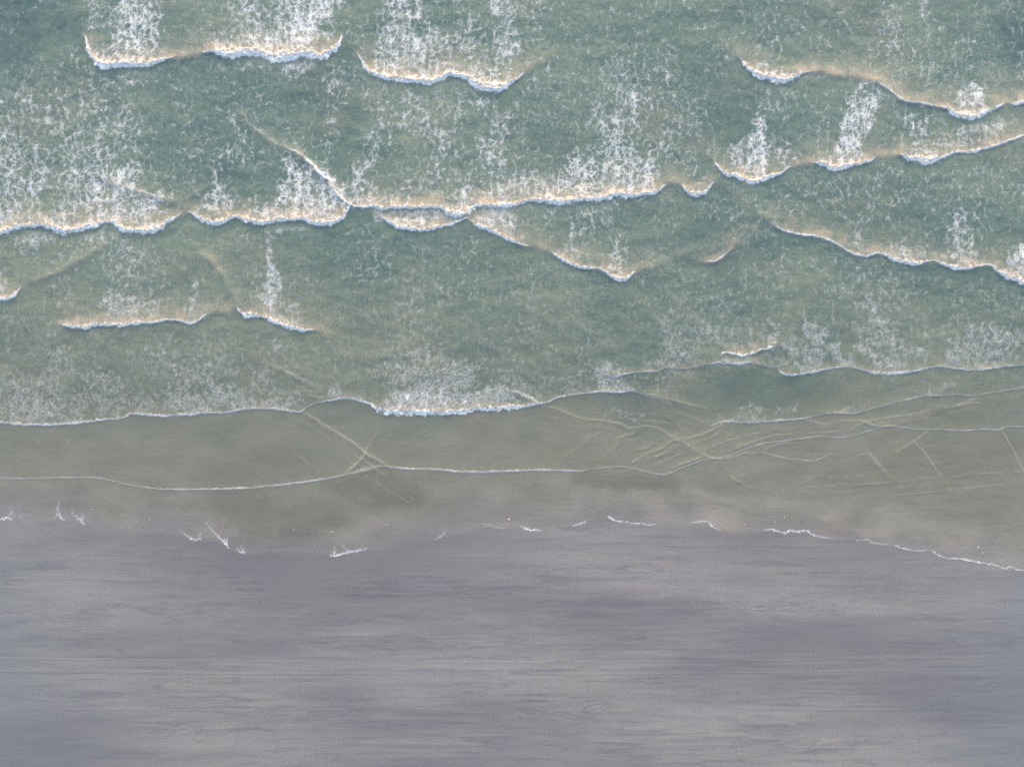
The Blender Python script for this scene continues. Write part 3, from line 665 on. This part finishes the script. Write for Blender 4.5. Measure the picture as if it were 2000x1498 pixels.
def fast_mesh(name, co, quads, attrs=None, smooth=True):
    me = bpy.data.meshes.new(name)
    me.vertices.add(len(co)); me.vertices.foreach_set('co', np.ascontiguousarray(co, np.float32).ravel())
    nq = len(quads)
    me.loops.add(nq * 4); me.loops.foreach_set('vertex_index', np.ascontiguousarray(quads, np.int32).ravel())
    me.polygons.add(nq)
    me.polygons.foreach_set('loop_start', np.arange(0, nq * 4, 4, dtype=np.int32))
    me.polygons.foreach_set('loop_total', np.full(nq, 4, np.int32))
    if smooth: me.polygons.foreach_set('use_smooth', np.ones(nq, bool))
    for k, a in (attrs or {}).items():
        at = me.attributes.new(k, 'FLOAT', 'POINT'); at.data.foreach_set('value', np.ascontiguousarray(a, np.float32).ravel())
    me.update(); me.validate()
    return me

def grid_mesh(name, uc, vc, Z, attrs):
    nu, nv = len(uc), len(vc)
    X, Y = np.meshgrid(to_x(uc), to_y(vc))
    co = np.stack([X, Y, Z], -1).reshape(-1, 3)
    idx = np.arange(nu * nv).reshape(nv, nu)
    q = np.stack([idx[1:, :-1], idx[1:, 1:], idx[:-1, 1:], idx[:-1, :-1]], -1).reshape(-1, 4)
    return fast_mesh(name, co, q, attrs)

def cells_mesh(name, cellmask, sl, Z, attrs):
    """mesh of the chosen cells of a window of the master map"""
    nv, nu = Z.shape
    idx = np.arange(nu * nv).reshape(nv, nu)
    q = np.stack([idx[1:, :-1], idx[1:, 1:], idx[:-1, 1:], idx[:-1, :-1]], -1)[cellmask]
    used, inv = np.unique(q, return_inverse=True)
    u_, v_ = U[sl].ravel()[used], V[sl].ravel()[used]
    co = np.stack([to_x(u_), to_y(v_), Z.ravel()[used]], -1)
    return fast_mesh(name, co, inv.reshape(-1, 4), {k: a.ravel()[used] for k, a in attrs.items()})

def interp_rows(A, x_from, x_to):
    j = np.clip(np.searchsorted(x_from, x_to) - 1, 0, len(x_from) - 2)
    t = ((x_to - x_from[j]) / (x_from[j + 1] - x_from[j])).astype(np.float32)
    return j, t
def bilerp(A, uf, vf, ut, vt):
    i, tu = interp_rows(A, uf, ut); j, tv = interp_rows(A, vf, vt)
    B = A[j] * (1 - tv)[:, None] + A[j + 1] * tv[:, None]
    return B[:, i] * (1 - tu) + B[:, i + 1] * tu

# ------------------------------------------------------------------ materials
def new_mat(name):
    m = bpy.data.materials.new(name); m.use_nodes = True
    n = m.node_tree.nodes; n.clear()
    return m, n, m.node_tree.links
class NB:
    """tiny node builder"""
    def __init__(s, name):
        s.m, s.n, s.l = new_mat(name)
        s.out = s.n.new('ShaderNodeOutputMaterial')
        s.pos = s.n.new('ShaderNodeNewGeometry').outputs['Position']
    def put(s, sock, v):
        if hasattr(v, 'links'): s.l.new(v, sock)
        else: sock.default_value = v
    def attr(s, name):
        a = s.n.new('ShaderNodeAttribute'); a.attribute_name = name; return a.outputs['Fac']
    def noise(s, sc, detail=3, rough=.5, dist=0, scale=1):
        mp = s.n.new('ShaderNodeVectorMath'); mp.operation = 'MULTIPLY'
        s.l.new(s.pos, mp.inputs[0]); mp.inputs[1].default_value = sc
        t = s.n.new('ShaderNodeTexNoise'); s.l.new(mp.outputs[0], t.inputs['Vector'])
        t.inputs['Scale'].default_value = scale; t.inputs['Detail'].default_value = detail
        t.inputs['Roughness'].default_value = rough; t.inputs['Distortion'].default_value = dist
        return t.outputs['Fac']
    def edge(s, sc, warp=None, wamt=.3):
        mp = s.n.new('ShaderNodeVectorMath'); mp.operation = 'MULTIPLY'
        s.l.new(s.pos, mp.inputs[0]); mp.inputs[1].default_value = sc
        v = mp.outputs[0]
        nt = s.n.new('ShaderNodeTexNoise'); nt.inputs['Scale'].default_value = .8; nt.inputs['Detail'].default_value = 2
        s.l.new(v, nt.inputs['Vector'])
        sc2 = s.n.new('ShaderNodeVectorMath'); sc2.operation = 'MULTIPLY_ADD'
        s.l.new(nt.outputs['Color'], sc2.inputs[0]); sc2.inputs[1].default_value = (wamt * 4,) * 3; s.l.new(v, sc2.inputs[2])
        t = s.n.new('ShaderNodeTexVoronoi'); t.feature = 'DISTANCE_TO_EDGE'; t.voronoi_dimensions = '2D'
        t.inputs['Scale'].default_value = 1
        s.l.new(sc2.outputs[0], t.inputs['Vector'])
        return t.outputs['Distance']
    def math(s, op, a, b=0, c=0, clamp=False):
        m = s.n.new('ShaderNodeMath'); m.operation = op; m.use_clamp = clamp
        s.put(m.inputs[0], a); s.put(m.inputs[1], b)
        if op in ('MULTIPLY_ADD',): s.put(m.inputs[2], c)
        return m.outputs[0]
    def rng(s, x, a, b, c=0, d=1):
        m = s.n.new('ShaderNodeMapRange'); m.interpolation_type = 'SMOOTHSTEP'
        s.put(m.inputs[0], x)
        for i, k in enumerate((a, b, c, d)): m.inputs[i + 1].default_value = k
        return m.outputs[0]
    def mix(s, f, a, b, mode='MIX'):
        m = s.n.new('ShaderNodeMix'); m.data_type = 'RGBA'; m.blend_type = mode
        s.put(m.inputs[0], f)
        for i, k in ((6, a), (7, b)):
            if hasattr(k, 'links'): s.l.new(k, m.inputs[i])
            else: m.inputs[i].default_value = (*k, 1)
        return m.outputs[2]
    def bump(s, h, strength, dist, nrm=None):
        b = s.n.new('ShaderNodeBump'); b.inputs['Strength'].default_value = strength; b.inputs['Distance'].default_value = dist
        s.l.new(h, b.inputs['Height'])
        if nrm is not None: s.l.new(nrm, b.inputs['Normal'])
        return b.outputs[0]
    def principled(s, col, rough, spec=.5, nrm=None, ior=1.33):
        p = s.n.new('ShaderNodeBsdfPrincipled')
        s.put(p.inputs['Base Color'], col if hasattr(col, 'links') else (*col, 1)); s.put(p.inputs['Roughness'], rough)
        s.put(p.inputs['Specular IOR Level'], spec); p.inputs['IOR'].default_value = ior
        if nrm is not None: s.l.new(nrm, p.inputs['Normal'])
        return p.outputs[0]
    def cut(s, alpha, sh):
        t = s.n.new('ShaderNodeBsdfTransparent'); m = s.n.new('ShaderNodeMixShader')
        s.put(m.inputs[0], alpha); s.l.new(t.outputs[0], m.inputs[1]); s.l.new(sh, m.inputs[2])
        return m.outputs[0]
    def done(s, sh):
        s.l.new(sh, s.out.inputs[0]); return s.m

def sand_material():
    b = NB('wet_sand')
    wet = b.attr('wet'); dark = b.attr('dark')
    n1 = b.noise((.018, .085, 0), 4, .55, .3)         # long soft bands along the shore
    n2 = b.noise((.09, 1.0, 0), 6, .68, .8)            # streaks
    n3 = b.noise((1.3, .16, 0), 5, .7, .4)                 # backwash streaks down the slope
    n4 = b.noise((4.2, 6.0, 0), 5, .85)
    n5 = b.noise((.03, .05, 0), 3, .5)
    n6 = b.noise((.12, .34, 0), 4, .6, .4)
    dry = b.mix(b.rng(n1, .34, .66), (.150, .148, .162), (.234, .231, .234))
    dry = b.mix(b.rng(n5, .40, .68, 0, .55), dry, (.222, .218, .208))
    dry = b.mix(b.rng(n2, .50, .66, 0, .55), dry, (.138, .137, .156))
    n7 = b.noise((.05, 3.0, 0), 5, .7, .5)
    dry = b.mix(b.math('MULTIPLY', b.rng(n7, .50, .62), b.rng(b.noise((.03, .12, 0), 3, .5), .42, .60, .05, .55)), dry, (.128, .127, .145))
    dry = b.mix(b.rng(n3, .50, .75, 0, .30), dry, (.150, .150, .170))
    dry = b.mix(b.math('MULTIPLY', dark, .55), dry, (.120, .118, .134))
    dry = b.mix(b.attr('sky_tint'), dry, (.140, .168, .190))  # blue-grey sky reflection painted into the sand colour
    und = b.mix(b.math('MULTIPLY', b.math('SUBTRACT', 1, b.math('MULTIPLY', dark, .9)), b.rng(n6, .30, .62)), (.204, .192, .172), (.278, .266, .243))
    col = b.mix(wet, dry, und)
    col = b.mix(b.math('MULTIPLY', b.attr('murk'), .50), col, (.085, .076, .070))
    g = b.rng(n4, .30, .70, .68, 1.32)
    gg = b.n.new('ShaderNodeCombineColor')
    for i in range(3): b.l.new(g, gg.inputs[i])
    col = b.mix(1.0, col, gg.outputs[0], 'MULTIPLY')
    nr = b.bump(n2, .5, .05); nr = b.bump(n4, .35, .02, nr)
    return b.done(b.principled(col, b.rng(n1, .3, .7, .42, .58), .5, nr, 1.4))

def water_material():
    b = NB('sea_water')
    silt_glow = b.attr('silt_glow'); op = b.attr('opacity'); film = b.attr('film'); khaki = b.attr('khaki')
    n1 = b.noise((.03, .05, 0), 5, .6, .8)
    n2 = b.noise((.16, .11, 0), 5, .62, 1.0)
    n3 = b.noise((1.6, .5, 0), 4, .65)
    n4 = b.noise((4.8, 3.6, 0), 4, .75)
    n5 = b.noise((.07, .09, 0), 4, .6, .5)
    col = b.mix(b.rng(n1, .36, .64), (.093, .154, .140), (.158, .208, .170))
    col = b.mix(b.rng(n5, .50, .70, 0, .55), col, (.170, .188, .156))
    col = b.mix(b.rng(n2, .50, .74, 0, .42), col, (.088, .142, .128))
    col = b.mix(khaki, col, (.205, .236, .192))
    col = b.mix(b.rng(n3, .50, .72, 0, .30), col, (.190, .235, .205))
    col = b.mix(b.math('MULTIPLY', silt_glow, b.rng(n3, .2, .8, .55, 1.0)), col, (.45, .375, .28))  # peach of sunlit backs painted in, along with stirred-up sand
    mg = b.rng(n4, .28, .72, .68, 1.36); mc = b.n.new('ShaderNodeCombineColor')
    for i in range(3): b.l.new(mg, mc.inputs[i])
    col = b.mix(1.0, col, mc.outputs[0], 'MULTIPLY')
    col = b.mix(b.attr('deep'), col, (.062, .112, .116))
    # leftover threads of foam too fine to have a shape of their own
    e = b.edge((2.9, 2.5, 0), None, .35); e2 = b.edge((5.6, 5.0, 0), None, .3)
    th = b.math('MULTIPLY', b.rng(e, .10, .0), b.rng(b.noise((1.1, .8, 0), 3, .6), .44, .66))
    th2 = b.math('MULTIPLY', b.rng(e2, .16, .0), b.rng(b.noise((2.2, 1.7, 0), 3, .6), .46, .68))
    th = b.math('MAXIMUM', th, b.math('MULTIPLY', th2, .75))
    th = b.math('MULTIPLY', th, film, clamp=True)
    col = b.mix(th, col, (.60, .64, .62))
    nr = b.bump(n3, .55, .06); nr = b.bump(n4, .45, .035, nr)
    sh = b.principled(col, .22, .5, nr, 1.33)
    return b.done(b.cut(op, sh))

def foam_material(name, thick):
    b = NB(name)
    f = b.attr('foam')
    n = b.noise((7, 7, 7), 3, .7); n2 = b.noise((2.2, 2.2, 2.2), 3, .6)
    al = b.math('MULTIPLY', f, b.rng(n, .25, .75, .80, 1.20), clamp=True)
    col = b.mix(b.rng(n2, .3, .7), (.78, .78, .77), (.85, .84, .82)) if thick else b.mix(b.rng(n2, .3, .7), (.60, .66, .70), (.72, .76, .79))
    col = b.mix(b.math('MULTIPLY', b.attr('silt_glow'), .62), col, (.78, .63, .50))  # warm sun glow tinted into the sandy foam behind crests
    nr = b.bump(n, .6 if thick else .3, .05 if thick else .02)
    return b.done(b.cut(al, b.principled(col, .7, .3, nr)))

M_SAND = sand_material(); M_WATER = water_material()
M_ROLL = foam_material('thick_foam', True); M_LACE = foam_material('thin_foam', False)

# ------------------------------------------------------------------ sand
us_f = np.concatenate([np.array([-90000, -45000, -20000, -9000, -4000, -2000, -1200, -800, -550, -350, -220]), np.arange(-140, 2141, 3.6), np.array([2220, 2350, 2550, 2800, 3200, 4000, 6000, 11000, 22000, 47000, 92000])]).astype(np.float32)
vs_f = np.concatenate([np.array([-90000, -45000, -20000, -9000, -4000, -2000, -1200, -800, -500, -200, 100, 400, 600, 700, 780, 830]), np.arange(860, 1621, 2.2), np.array([1680, 1760, 1900, 2100, 2500, 3200, 5000, 9000, 20000, 45000, 90000])]).astype(np.float32)
UU, VV = np.meshgrid(us_f, vs_f)
dshore = VV - shore_v(UU.ravel()).reshape(UU.shape)
TRACKS = [
 ('upper of the two straight tyre tracks along the beach', [(-2200,1262),(-400,1277),(0,1283),(300,1287),(600,1289.5),(900,1290.5),(1200,1290),(1500,1287),(1750,1283),(2000,1279.5),(2400,1272),(4200,1240)]),
 ('lower of the two straight tyre tracks along the beach', [(-2200,1290),(-400,1304),(0,1308),(300,1311),(600,1313),(900,1314),(1200,1313),(1500,1310),(1750,1306.5),(2000,1303),(2400,1296),(4200,1265)]),
]
inner = (np.abs(VV - 1240) < 500) & (UU > -300) & (UU < 2350)
wv = gnoise(UU / 130, VV / 60, 90) * 14 + gnoise(UU / 40, VV / 20, 91) * 4
grp = sst(.0, .4, fbm(UU / 210, (VV + wv) / 38, 92, 3)) * sst(8, 70, dshore)          # groups of ripples
rip = gnoise(UU / 75, (VV + wv) / 4.6, 93)
ridge = np.exp(-(rip / .16) ** 2) * grp
trk = np.ones_like(UU)
for lab, pts in TRACKS:
    yy = line_y(pts, us_f)
    trk = np.minimum(trk, sst(2.5, 9, np.abs(VV - yy[None, :])))
ridge = ridge * trk
under = np.exp(-(gnoise(UU / 90, (VV + wv * .6) / 5, 94) / .14) ** 2) * sst(-10, -40, dshore) * sst(-.05, .4, gnoise(UU / 150, VV / 26, 95)) * (UU > 900)
Zs = sand_z(UU, VV)
# the beach rolls in long low undulations
Zr = (.020 * gnoise(UU / 150, VV / 34, 96) + .010 * gnoise(UU / 60, VV / 12, 97)) * sst(0, 120, dshore) * trk - .016 * ridge - .018 * under
Zs = Zs + np.where(inner, Zr, 0) - np.where(np.abs(VV - 1300) < 100, .010 * (1 - trk), 0)
wet = sst(4, -5, dshore + 2.5 * gnoise(UU / 9, VV / 9, 98)) * (.22 + .13 * sst(600, 1500, UU)) + .65 * sst(0, -95, dshore + 45 * gnoise(UU / 90, VV / 50, 100) - 25 * sst(900, 1700, UU))
MURK = [(1.0,[(690,945,46),(740,950,56),(800,965,30)]),(.8,[(440,985,34),(480,1005,56),(570,1020,50),(640,1000,46)]),(.8,[(1130,935,18),(1240,940,22),(1310,945,22)]),
 (.5,[(560,900,60),(420,925,50)]),(.6,[(1850,870,60),(1950,890,60),(1650,930,50)]),(.5,[(300,985,12),(360,990,14),(420,994,10)])]
mk = np.zeros_like(UU)
for d, pts in MURK:
    for (x0, y0, r0), (x1, y1, r1_) in zip(pts[:-1], pts[1:]):
        L2 = (x1 - x0) ** 2 + (y1 - y0) ** 2
        t = np.clip(((UU - x0) * (x1 - x0) + (VV - y0) * (y1 - y0)) / L2, 0, 1)
        q = np.hypot(UU - x0 - t * (x1 - x0), (VV - y0 - t * (y1 - y0)) * 1.3) / (r0 + (r1_ - r0) * t)
        mk = np.maximum(mk, d * sst(1.5, .3, q + .35 * gnoise(UU / 26, VV / 16, 103) + .2 * gnoise(UU / 7, VV / 20, 104)))
dark = np.clip(under * .6 + ridge * .8 + .35 * sst(.1, .7, fbm(UU / 260, VV / 42, 99, 3)) * (1 - wet), 0, 1)
sky_tint = .5 * np.maximum(sst(320, -60, UU + 60 * gnoise(UU / 120, VV / 40, 101) + .25 * (1300 - VV)), sst(1650, 2080, UU + 60 * gnoise(UU / 120, VV / 40, 102) + .3 * (VV - 1300)))  # mask of the painted sky reflection, growing towards the left and right corners
sand = link('sand', grid_mesh('sand', us_f, vs_f, Zs, {'wet': wet, 'sky_tint': sky_tint, 'murk': mk, 'dark': np.where(inner, dark, .1)}), M_SAND)
sand['kind'] = 'structure'; sand['label'] = 'grey violet wet beach sand with soft streaks'

# ------------------------------------------------------------------ sea
iu = np.concatenate([np.arange(0, int((-50 - U0) / CELL), 6), np.arange(int((-50 - U0) / CELL) // 6 * 6 + 0, int((2050 - U0) / CELL), 2), np.arange(int((2050 - U0) / CELL) // 6 * 6 + 6, NU, 6)])
iv = np.concatenate([np.arange(0, int((-50 - V0) / CELL), 6), np.arange(int((-50 - V0) / CELL) // 6 * 6, int((1140 - V0) / CELL), 2)])
iu = np.unique(iu); iv = np.unique(iv)
wu, wvv = us[iu], vv[iv]
Hn = H + (.07 * fbm(U / 55, V / 38, 110, 3) + .012 * gnoise((U + .5 * V) / 70, (V - .3 * U) / 17, 117) + .012 * gnoise((U - .5 * V) / 70, (V + .35 * U) / 19, 118)) * (1 - .8 * inshore) + .010 * fbm(U / 12, V / 9, 111, 2) * (1 - .7 * inshore)
Wb = water_base(U[0], vv[:, None] + 0 * U[:1]) if False else water_base(U, V)
ZW = Wb + Hn
Zc = ZW[np.ix_(iv, iu)]
ZSM = sand_z(U, V)
shd = V - np.tile(shore_v(us)[None, :], (NV, 1))
depth = np.clip(ZW - ZSM, 0, None)
opac = np.clip(1 - np.exp(-depth / .14), 0, 1) * sst(0, -14, shd) * .98
khak = sst(740, 940, V + 60 * gnoise(U / 180, V / 90, 112)) * .85 + .25 * sst(.2, .8, fbm(U / 160, V / 100, 113, 3)) * sst(300, 600, V)
for d, x, y, rx, ry in [(.9, 900, 880, 150, 55), (.8, 960, 820, 60, 40), (.8, 1130, 850, 90, 60), (.5, 800, 620, 90, 130), (.4, 1100, 590, 60, 80), (.5, 60, 730, 90, 50), (.4, 260, 900, 300, 40), (-.8, 820, 845, 80, 30), (-.7, 1030, 850, 50, 30), (-.6, 1260, 820, 90, 50), (-.6, 1500, 770, 150, 40)]:
    q = np.hypot((U - x) / rx, (V - y) / ry) + .35 * gnoise(U / 40, V / 30, 115)
    khak = khak + d * .8 * sst(1.3, .3, q)
khak = np.clip(khak + .28 * sst(430, 720, V + 60 * gnoise(U / 150, V / 120, 163)), 0, 1)
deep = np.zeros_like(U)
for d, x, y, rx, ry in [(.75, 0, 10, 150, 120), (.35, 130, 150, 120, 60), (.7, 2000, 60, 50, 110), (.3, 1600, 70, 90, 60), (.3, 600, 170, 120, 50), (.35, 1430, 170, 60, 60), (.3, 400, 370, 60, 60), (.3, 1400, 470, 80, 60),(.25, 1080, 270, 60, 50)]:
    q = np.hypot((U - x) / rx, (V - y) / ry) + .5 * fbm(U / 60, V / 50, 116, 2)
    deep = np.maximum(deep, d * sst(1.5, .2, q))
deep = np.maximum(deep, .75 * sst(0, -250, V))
film = np.clip(.30 + .55 * sst(-.2, .5, fbm(U / 120, V / 120, 114, 3)) + DEN * .5, 0, 1) * (1 - inshore * .75) * .55
fw_, fv_ = (lambda A: A[np.ix_(iv, iu)]), None
outer_u0 = np.array([-90000, -45000, -20000, -9000, -4000, -2000, -1200, -800, -500], np.float32)
outer_u1 = np.array([2500, 2800, 3200, 4000, 6000, 11000, 22000, 47000, 92000], np.float32)
outer_v0 = np.array([-90000, -45000, -20000, -9000, -4000, -2000, -1200, -800, -480], np.float32)
wuu = np.concatenate([outer_u0, wu, outer_u1]); wvf = np.concatenate([outer_v0, wvv])
def extend(A, edge_blend):
    A = A[np.ix_(iv, iu)]
    return np.pad(A, ((len(outer_v0), 0), (len(outer_u0), len(outer_u1))), mode='edge') if edge_blend else A
Zbase = water_base(*np.meshgrid(wuu, wvf))
Zfull = Zbase.copy()
Hf = np.pad(Hn[np.ix_(iv, iu)] , ((len(outer_v0), 0), (len(outer_u0), len(outer_u1))), mode='constant')
Zfull = Zbase + Hf
sea = link('sea', grid_mesh('sea', wuu, wvf, Zfull, {'silt_glow': np.pad(SILT_GLOW[np.ix_(iv, iu)], ((len(outer_v0), 0), (len(outer_u0), len(outer_u1)))),
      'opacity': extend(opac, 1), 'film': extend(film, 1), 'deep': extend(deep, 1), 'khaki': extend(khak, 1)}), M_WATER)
sea['kind'] = 'structure'; sea['label'] = 'shallow grey green sea water running up the beach'

# ------------------------------------------------------------------ foam
Zup = bilerp(Zc, wu, wvv, us, vv)
PUFF = np.clip(BIL, 0, 1)
inframe = (U > -40) & (U < 2040) & (V > -40)
keep = np.where(inframe, FOAM > .075, FOAM > .30)
cellk = keep[:-1, :-1] | keep[1:, :-1] | keep[:-1, 1:] | keep[1:, 1:]
cellk[-8:] = False; cellk[:, :2] = False; cellk[:, -2:] = False; cellk[:2] = False
vmax = int((1130 - V0) / CELL); cellk[vmax:] = False
rollc = (ROLL > .35); rollc = rollc[:-1, :-1] | rollc[1:, 1:]
own = OWN[:-1, :-1]
THICK = np.where(ROLL > .02, TH * (.02 + .065 * PUFF + .05 * gnoise(U / 6, V / 6, 120)), 0)
ZF = Zup + .018 + .02 * FOAM + THICK * np.where(OWN < len(BREAKERS), 1.0, .35)
attrs_full = {'foam': FOAM}
def foam_part(name, mask, mat, parent=None):
    jj = np.where(mask.any(1))[0]; ii = np.where(mask.any(0))[0]
    if len(jj) == 0: return None
    sl = (slice(jj[0], jj[-1] + 2), slice(ii[0], ii[-1] + 2))
    me = cells_mesh(name, mask[jj[0]:jj[-1] + 1, ii[0]:ii[-1] + 1], sl, ZF[sl], {'foam': FOAM[sl], 'silt_glow': np.clip(SILT_GLOW[sl] - .6 * ROLL[sl], 0, 1)})
    return link(name, me, mat, parent)
taken = np.zeros_like(cellk)
for wi, (nm, lab, pts) in enumerate(ALLW):
    root = bpy.data.objects.new(nm, None); C.objects.link(root)
    P = np.array([p[:2] for p in pts]); c = P[len(P) // 2]
    root.location = (to_x(c[0]), to_y(c[1]), 0)
    root.empty_display_size = 1
    root['label'] = lab
    root['category'] = 'wave' if wi < len(BREAKERS) else 'swash line'
    root['group'] = 'breaking waves rolling in' if wi < len(BREAKERS) else 'swash edges on the lower beach'
    m = cellk & (own == wi)
    taken |= m
    mc = m & rollc
    cols = np.where(mc.any(0))[0]
    if len(cols):
        for run in np.split(cols, np.where(np.diff(cols) > 3)[0] + 1):
            if len(run) < 5 and len(cols) > 10: continue
            k = np.zeros_like(mc); k[:, run[0]:run[-1] + 1] = mc[:, run[0]:run[-1] + 1]
            foam_part('foam_crest', k, M_ROLL, root)
    o = foam_part('foam_trail', m & ~rollc, M_LACE, root)
    if o: o['kind'] = 'stuff'
rest = cellk & ~taken
linec = (LINE > .12)[:-1, :-1] & (FO < .25)[:-1, :-1]
o = foam_part('ripple_foam', rest & linec, M_LACE); o['kind'] = 'stuff'; o['label'] = 'thin pale threads of foam along crossing ripples'; o['category'] = 'ripples'
o = foam_part('sea_foam', rest & ~linec, M_LACE); o['kind'] = 'stuff'; o['label'] = 'lacy white foam drifting on the green water'; o['category'] = 'foam'

for lab, sl, a in FR:
    k = a > .08
    cm = k[:-1, :-1] | k[1:, :-1] | k[:-1, 1:] | k[1:, 1:]
    z = np.maximum(sand_z(U[sl], V[sl]), Zup[sl]) + .012 + .02 * a
    me = cells_mesh('foam_fringe', cm, sl, z, {'foam': a, 'silt_glow': a * 0})
    o = link('foam_fringe', me, M_LACE)
    o['label'] = lab; o['category'] = 'foam line'; o['group'] = 'scraps of foam left at the water line'

# ------------------------------------------------------------------ tyre tracks
def simple_mat(name, c, r=.6):
    b = NB(name); n = b.noise((6, 6, 6), 3, .6)
    col = b.mix(b.rng(n, .3, .7), tuple(x * .85 for x in c), tuple(x * 1.12 for x in c))
    return b.done(b.principled(col, r, .4, b.bump(n, .3, .02)))
M_TRACK = M_SAND
PROF = [(-3.0, -.012), (-1.8, .002), (-.7, -.007), (.0, -.007), (1.0, .010), (2.0, .0), (3.2, -.012)]
def sky_tint_at(u, v):  # tracks take the same painted sky reflection as the sand
    u = np.asarray(u, np.float32); v = np.asarray(v, np.float32)
    return .5 * np.maximum(sst(320, -60, u + 60 * gnoise(u / 120, v / 40, 101) + .25 * (1300 - v)), sst(1650, 2080, u + 60 * gnoise(u / 120, v / 40, 102) + .3 * (v - 1300)))
for lab, pts in TRACKS:
    xs = np.arange(-2000, 4000, 6.0)
    ys = line_y(pts, xs) + .5 * gnoise(xs.astype(np.float32) / 70, xs.astype(np.float32) * 0, 130)
    co = []
    wob = 1 + .5 * gnoise(xs.astype(np.float32) / 45, xs.astype(np.float32) * 0 + 3, 131)
    for (x, y, w) in zip(xs, ys, wob):
        for dv, dz in PROF:
            co.append((to_x(x), to_y(y + dv), float(sand_z(x, y + dv)) + (dz * w if dz > 0 else dz) - .002))
    n = len(PROF); q = []
    for i in range(len(xs) - 1):
        for k in range(n - 1):
            a = i * n + k; q.append((a, a + 1, a + n + 1, a + n))
    q = np.array(q)[:, ::-1] if False else np.array(q)
    me = fast_mesh('tyre_track', np.array(co), q, {'wet': np.zeros(len(co)), 'sky_tint': sky_tint_at(np.array(co)[:, 0] / S + 1000, 749 - np.array(co)[:, 1] / S), 'murk': np.zeros(len(co)), 'dark': np.zeros(len(co))})
    me.flip_normals() if me.polygons[0].normal.z < 0 else None
    o = link('tyre_track', me, M_TRACK)
    o['label'] = lab; o['category'] = 'tyre track'; o['group'] = 'tyre tracks along the beach'

# ------------------------------------------------------------------ flecks on the wet sand
import bmesh, random
random.seed(5)
def fleck(name, r, mat):
    bm = bmesh.new(); bmesh.ops.create_icosphere(bm, subdivisions=2, radius=r)
    for v in bm.verts:
        k = 1 + random.uniform(-.22, .22)
        v.co = (v.co.x * k * 1.25, v.co.y * k, max(v.co.z * .45 * k, -.02))
    me = bpy.data.meshes.new(name); bm.to_mesh(me); bm.free()
    for p in me.polygons: p.use_smooth = True
    return link(name, me, mat)
M_WHITE = simple_mat('white_fleck', (.75, .74, .72)); M_DARKF = simple_mat('dark_fleck', (.05, .05, .055))
def put_flecks(spots, name, mat, labs, cat, grp):
    base = None
    for (x, y, r), lab in zip(spots, labs):
        if base is None: o = base = fleck(name, .045, mat)
        else: o = base.copy(); C.objects.link(o)
        o.location = (to_x(x), to_y(y), float(sand_z(x, y)) + .03); o.rotation_euler = (0, 0, random.uniform(0, 6)); o.scale = (r, r, r)
        o['label'] = lab; o['category'] = cat; o['group'] = grp
o = fleck('white_fleck', .09, M_WHITE); o.location = (to_x(994), to_y(1014), float(sand_z(994, 1014)) + .03)
o['label'] = 'largest white fleck, alone on the wet sand above the bright foam dash'; o['category'] = 'fleck'
put_flecks([(756,1024,1.2),(1093,940,.9),(1159,999,.9),(181,994,1.1),(267,1017,1.1),(293,1014,1.2),(574,1035,1.1),(649,1038,1.4),(523,1057,1.1),(1531,1010,1.2),(1513,1019,1),(1909,1068,1.4),(1918,1079,1.1),(1454,1024,1),(1984,1098,1)],
  'white_fleck', M_WHITE, ['white fleck on wet sand, above the gap right of the combed foam fringe', 'highest white fleck, close below the lowest swash edge',
   'white fleck just above the left end of the wavy white foam line', 'leftmost white fleck, right of the small foam hook', 'white fleck left of the close pair beside the foam crumb line',
   'white fleck above the start of the foam crumb line', 'white fleck right of the bright foam blot, level with its top', 'white fleck straight above the combed foam fringe',
   'lowest white fleck between the foam cup and the combed fringe', 'right one of two white flecks above the thickest foam ribbon', 'left one of two white flecks above the thickest foam ribbon',
   'upper of two flecks above the long crinkled foam line at far right', 'lower of two flecks above the long crinkled foam line at far right', 'white fleck between the foam squiggle and the thickest ribbon',
   'rightmost white fleck, almost at the right edge of the beach'], 'fleck', 'tiny white flecks on the wet sand')
put_flecks([(1808,1059,1.2),(1564,1018,1),(1999,1017,1.3),(1231,1007,1),(1302,980,.9)],
  'dark_fleck', M_DARKF, ['dark fleck above the crinkled foam line descending right', 'dark fleck just above the thickest white foam ribbon', 'dark fleck at the right edge of the wet sand',
   'dark fleck just above the wavy white foam line', 'dark fleck below the crossing ripples, above the foam squiggle'], 'fleck', 'tiny dark flecks on the wet sand')
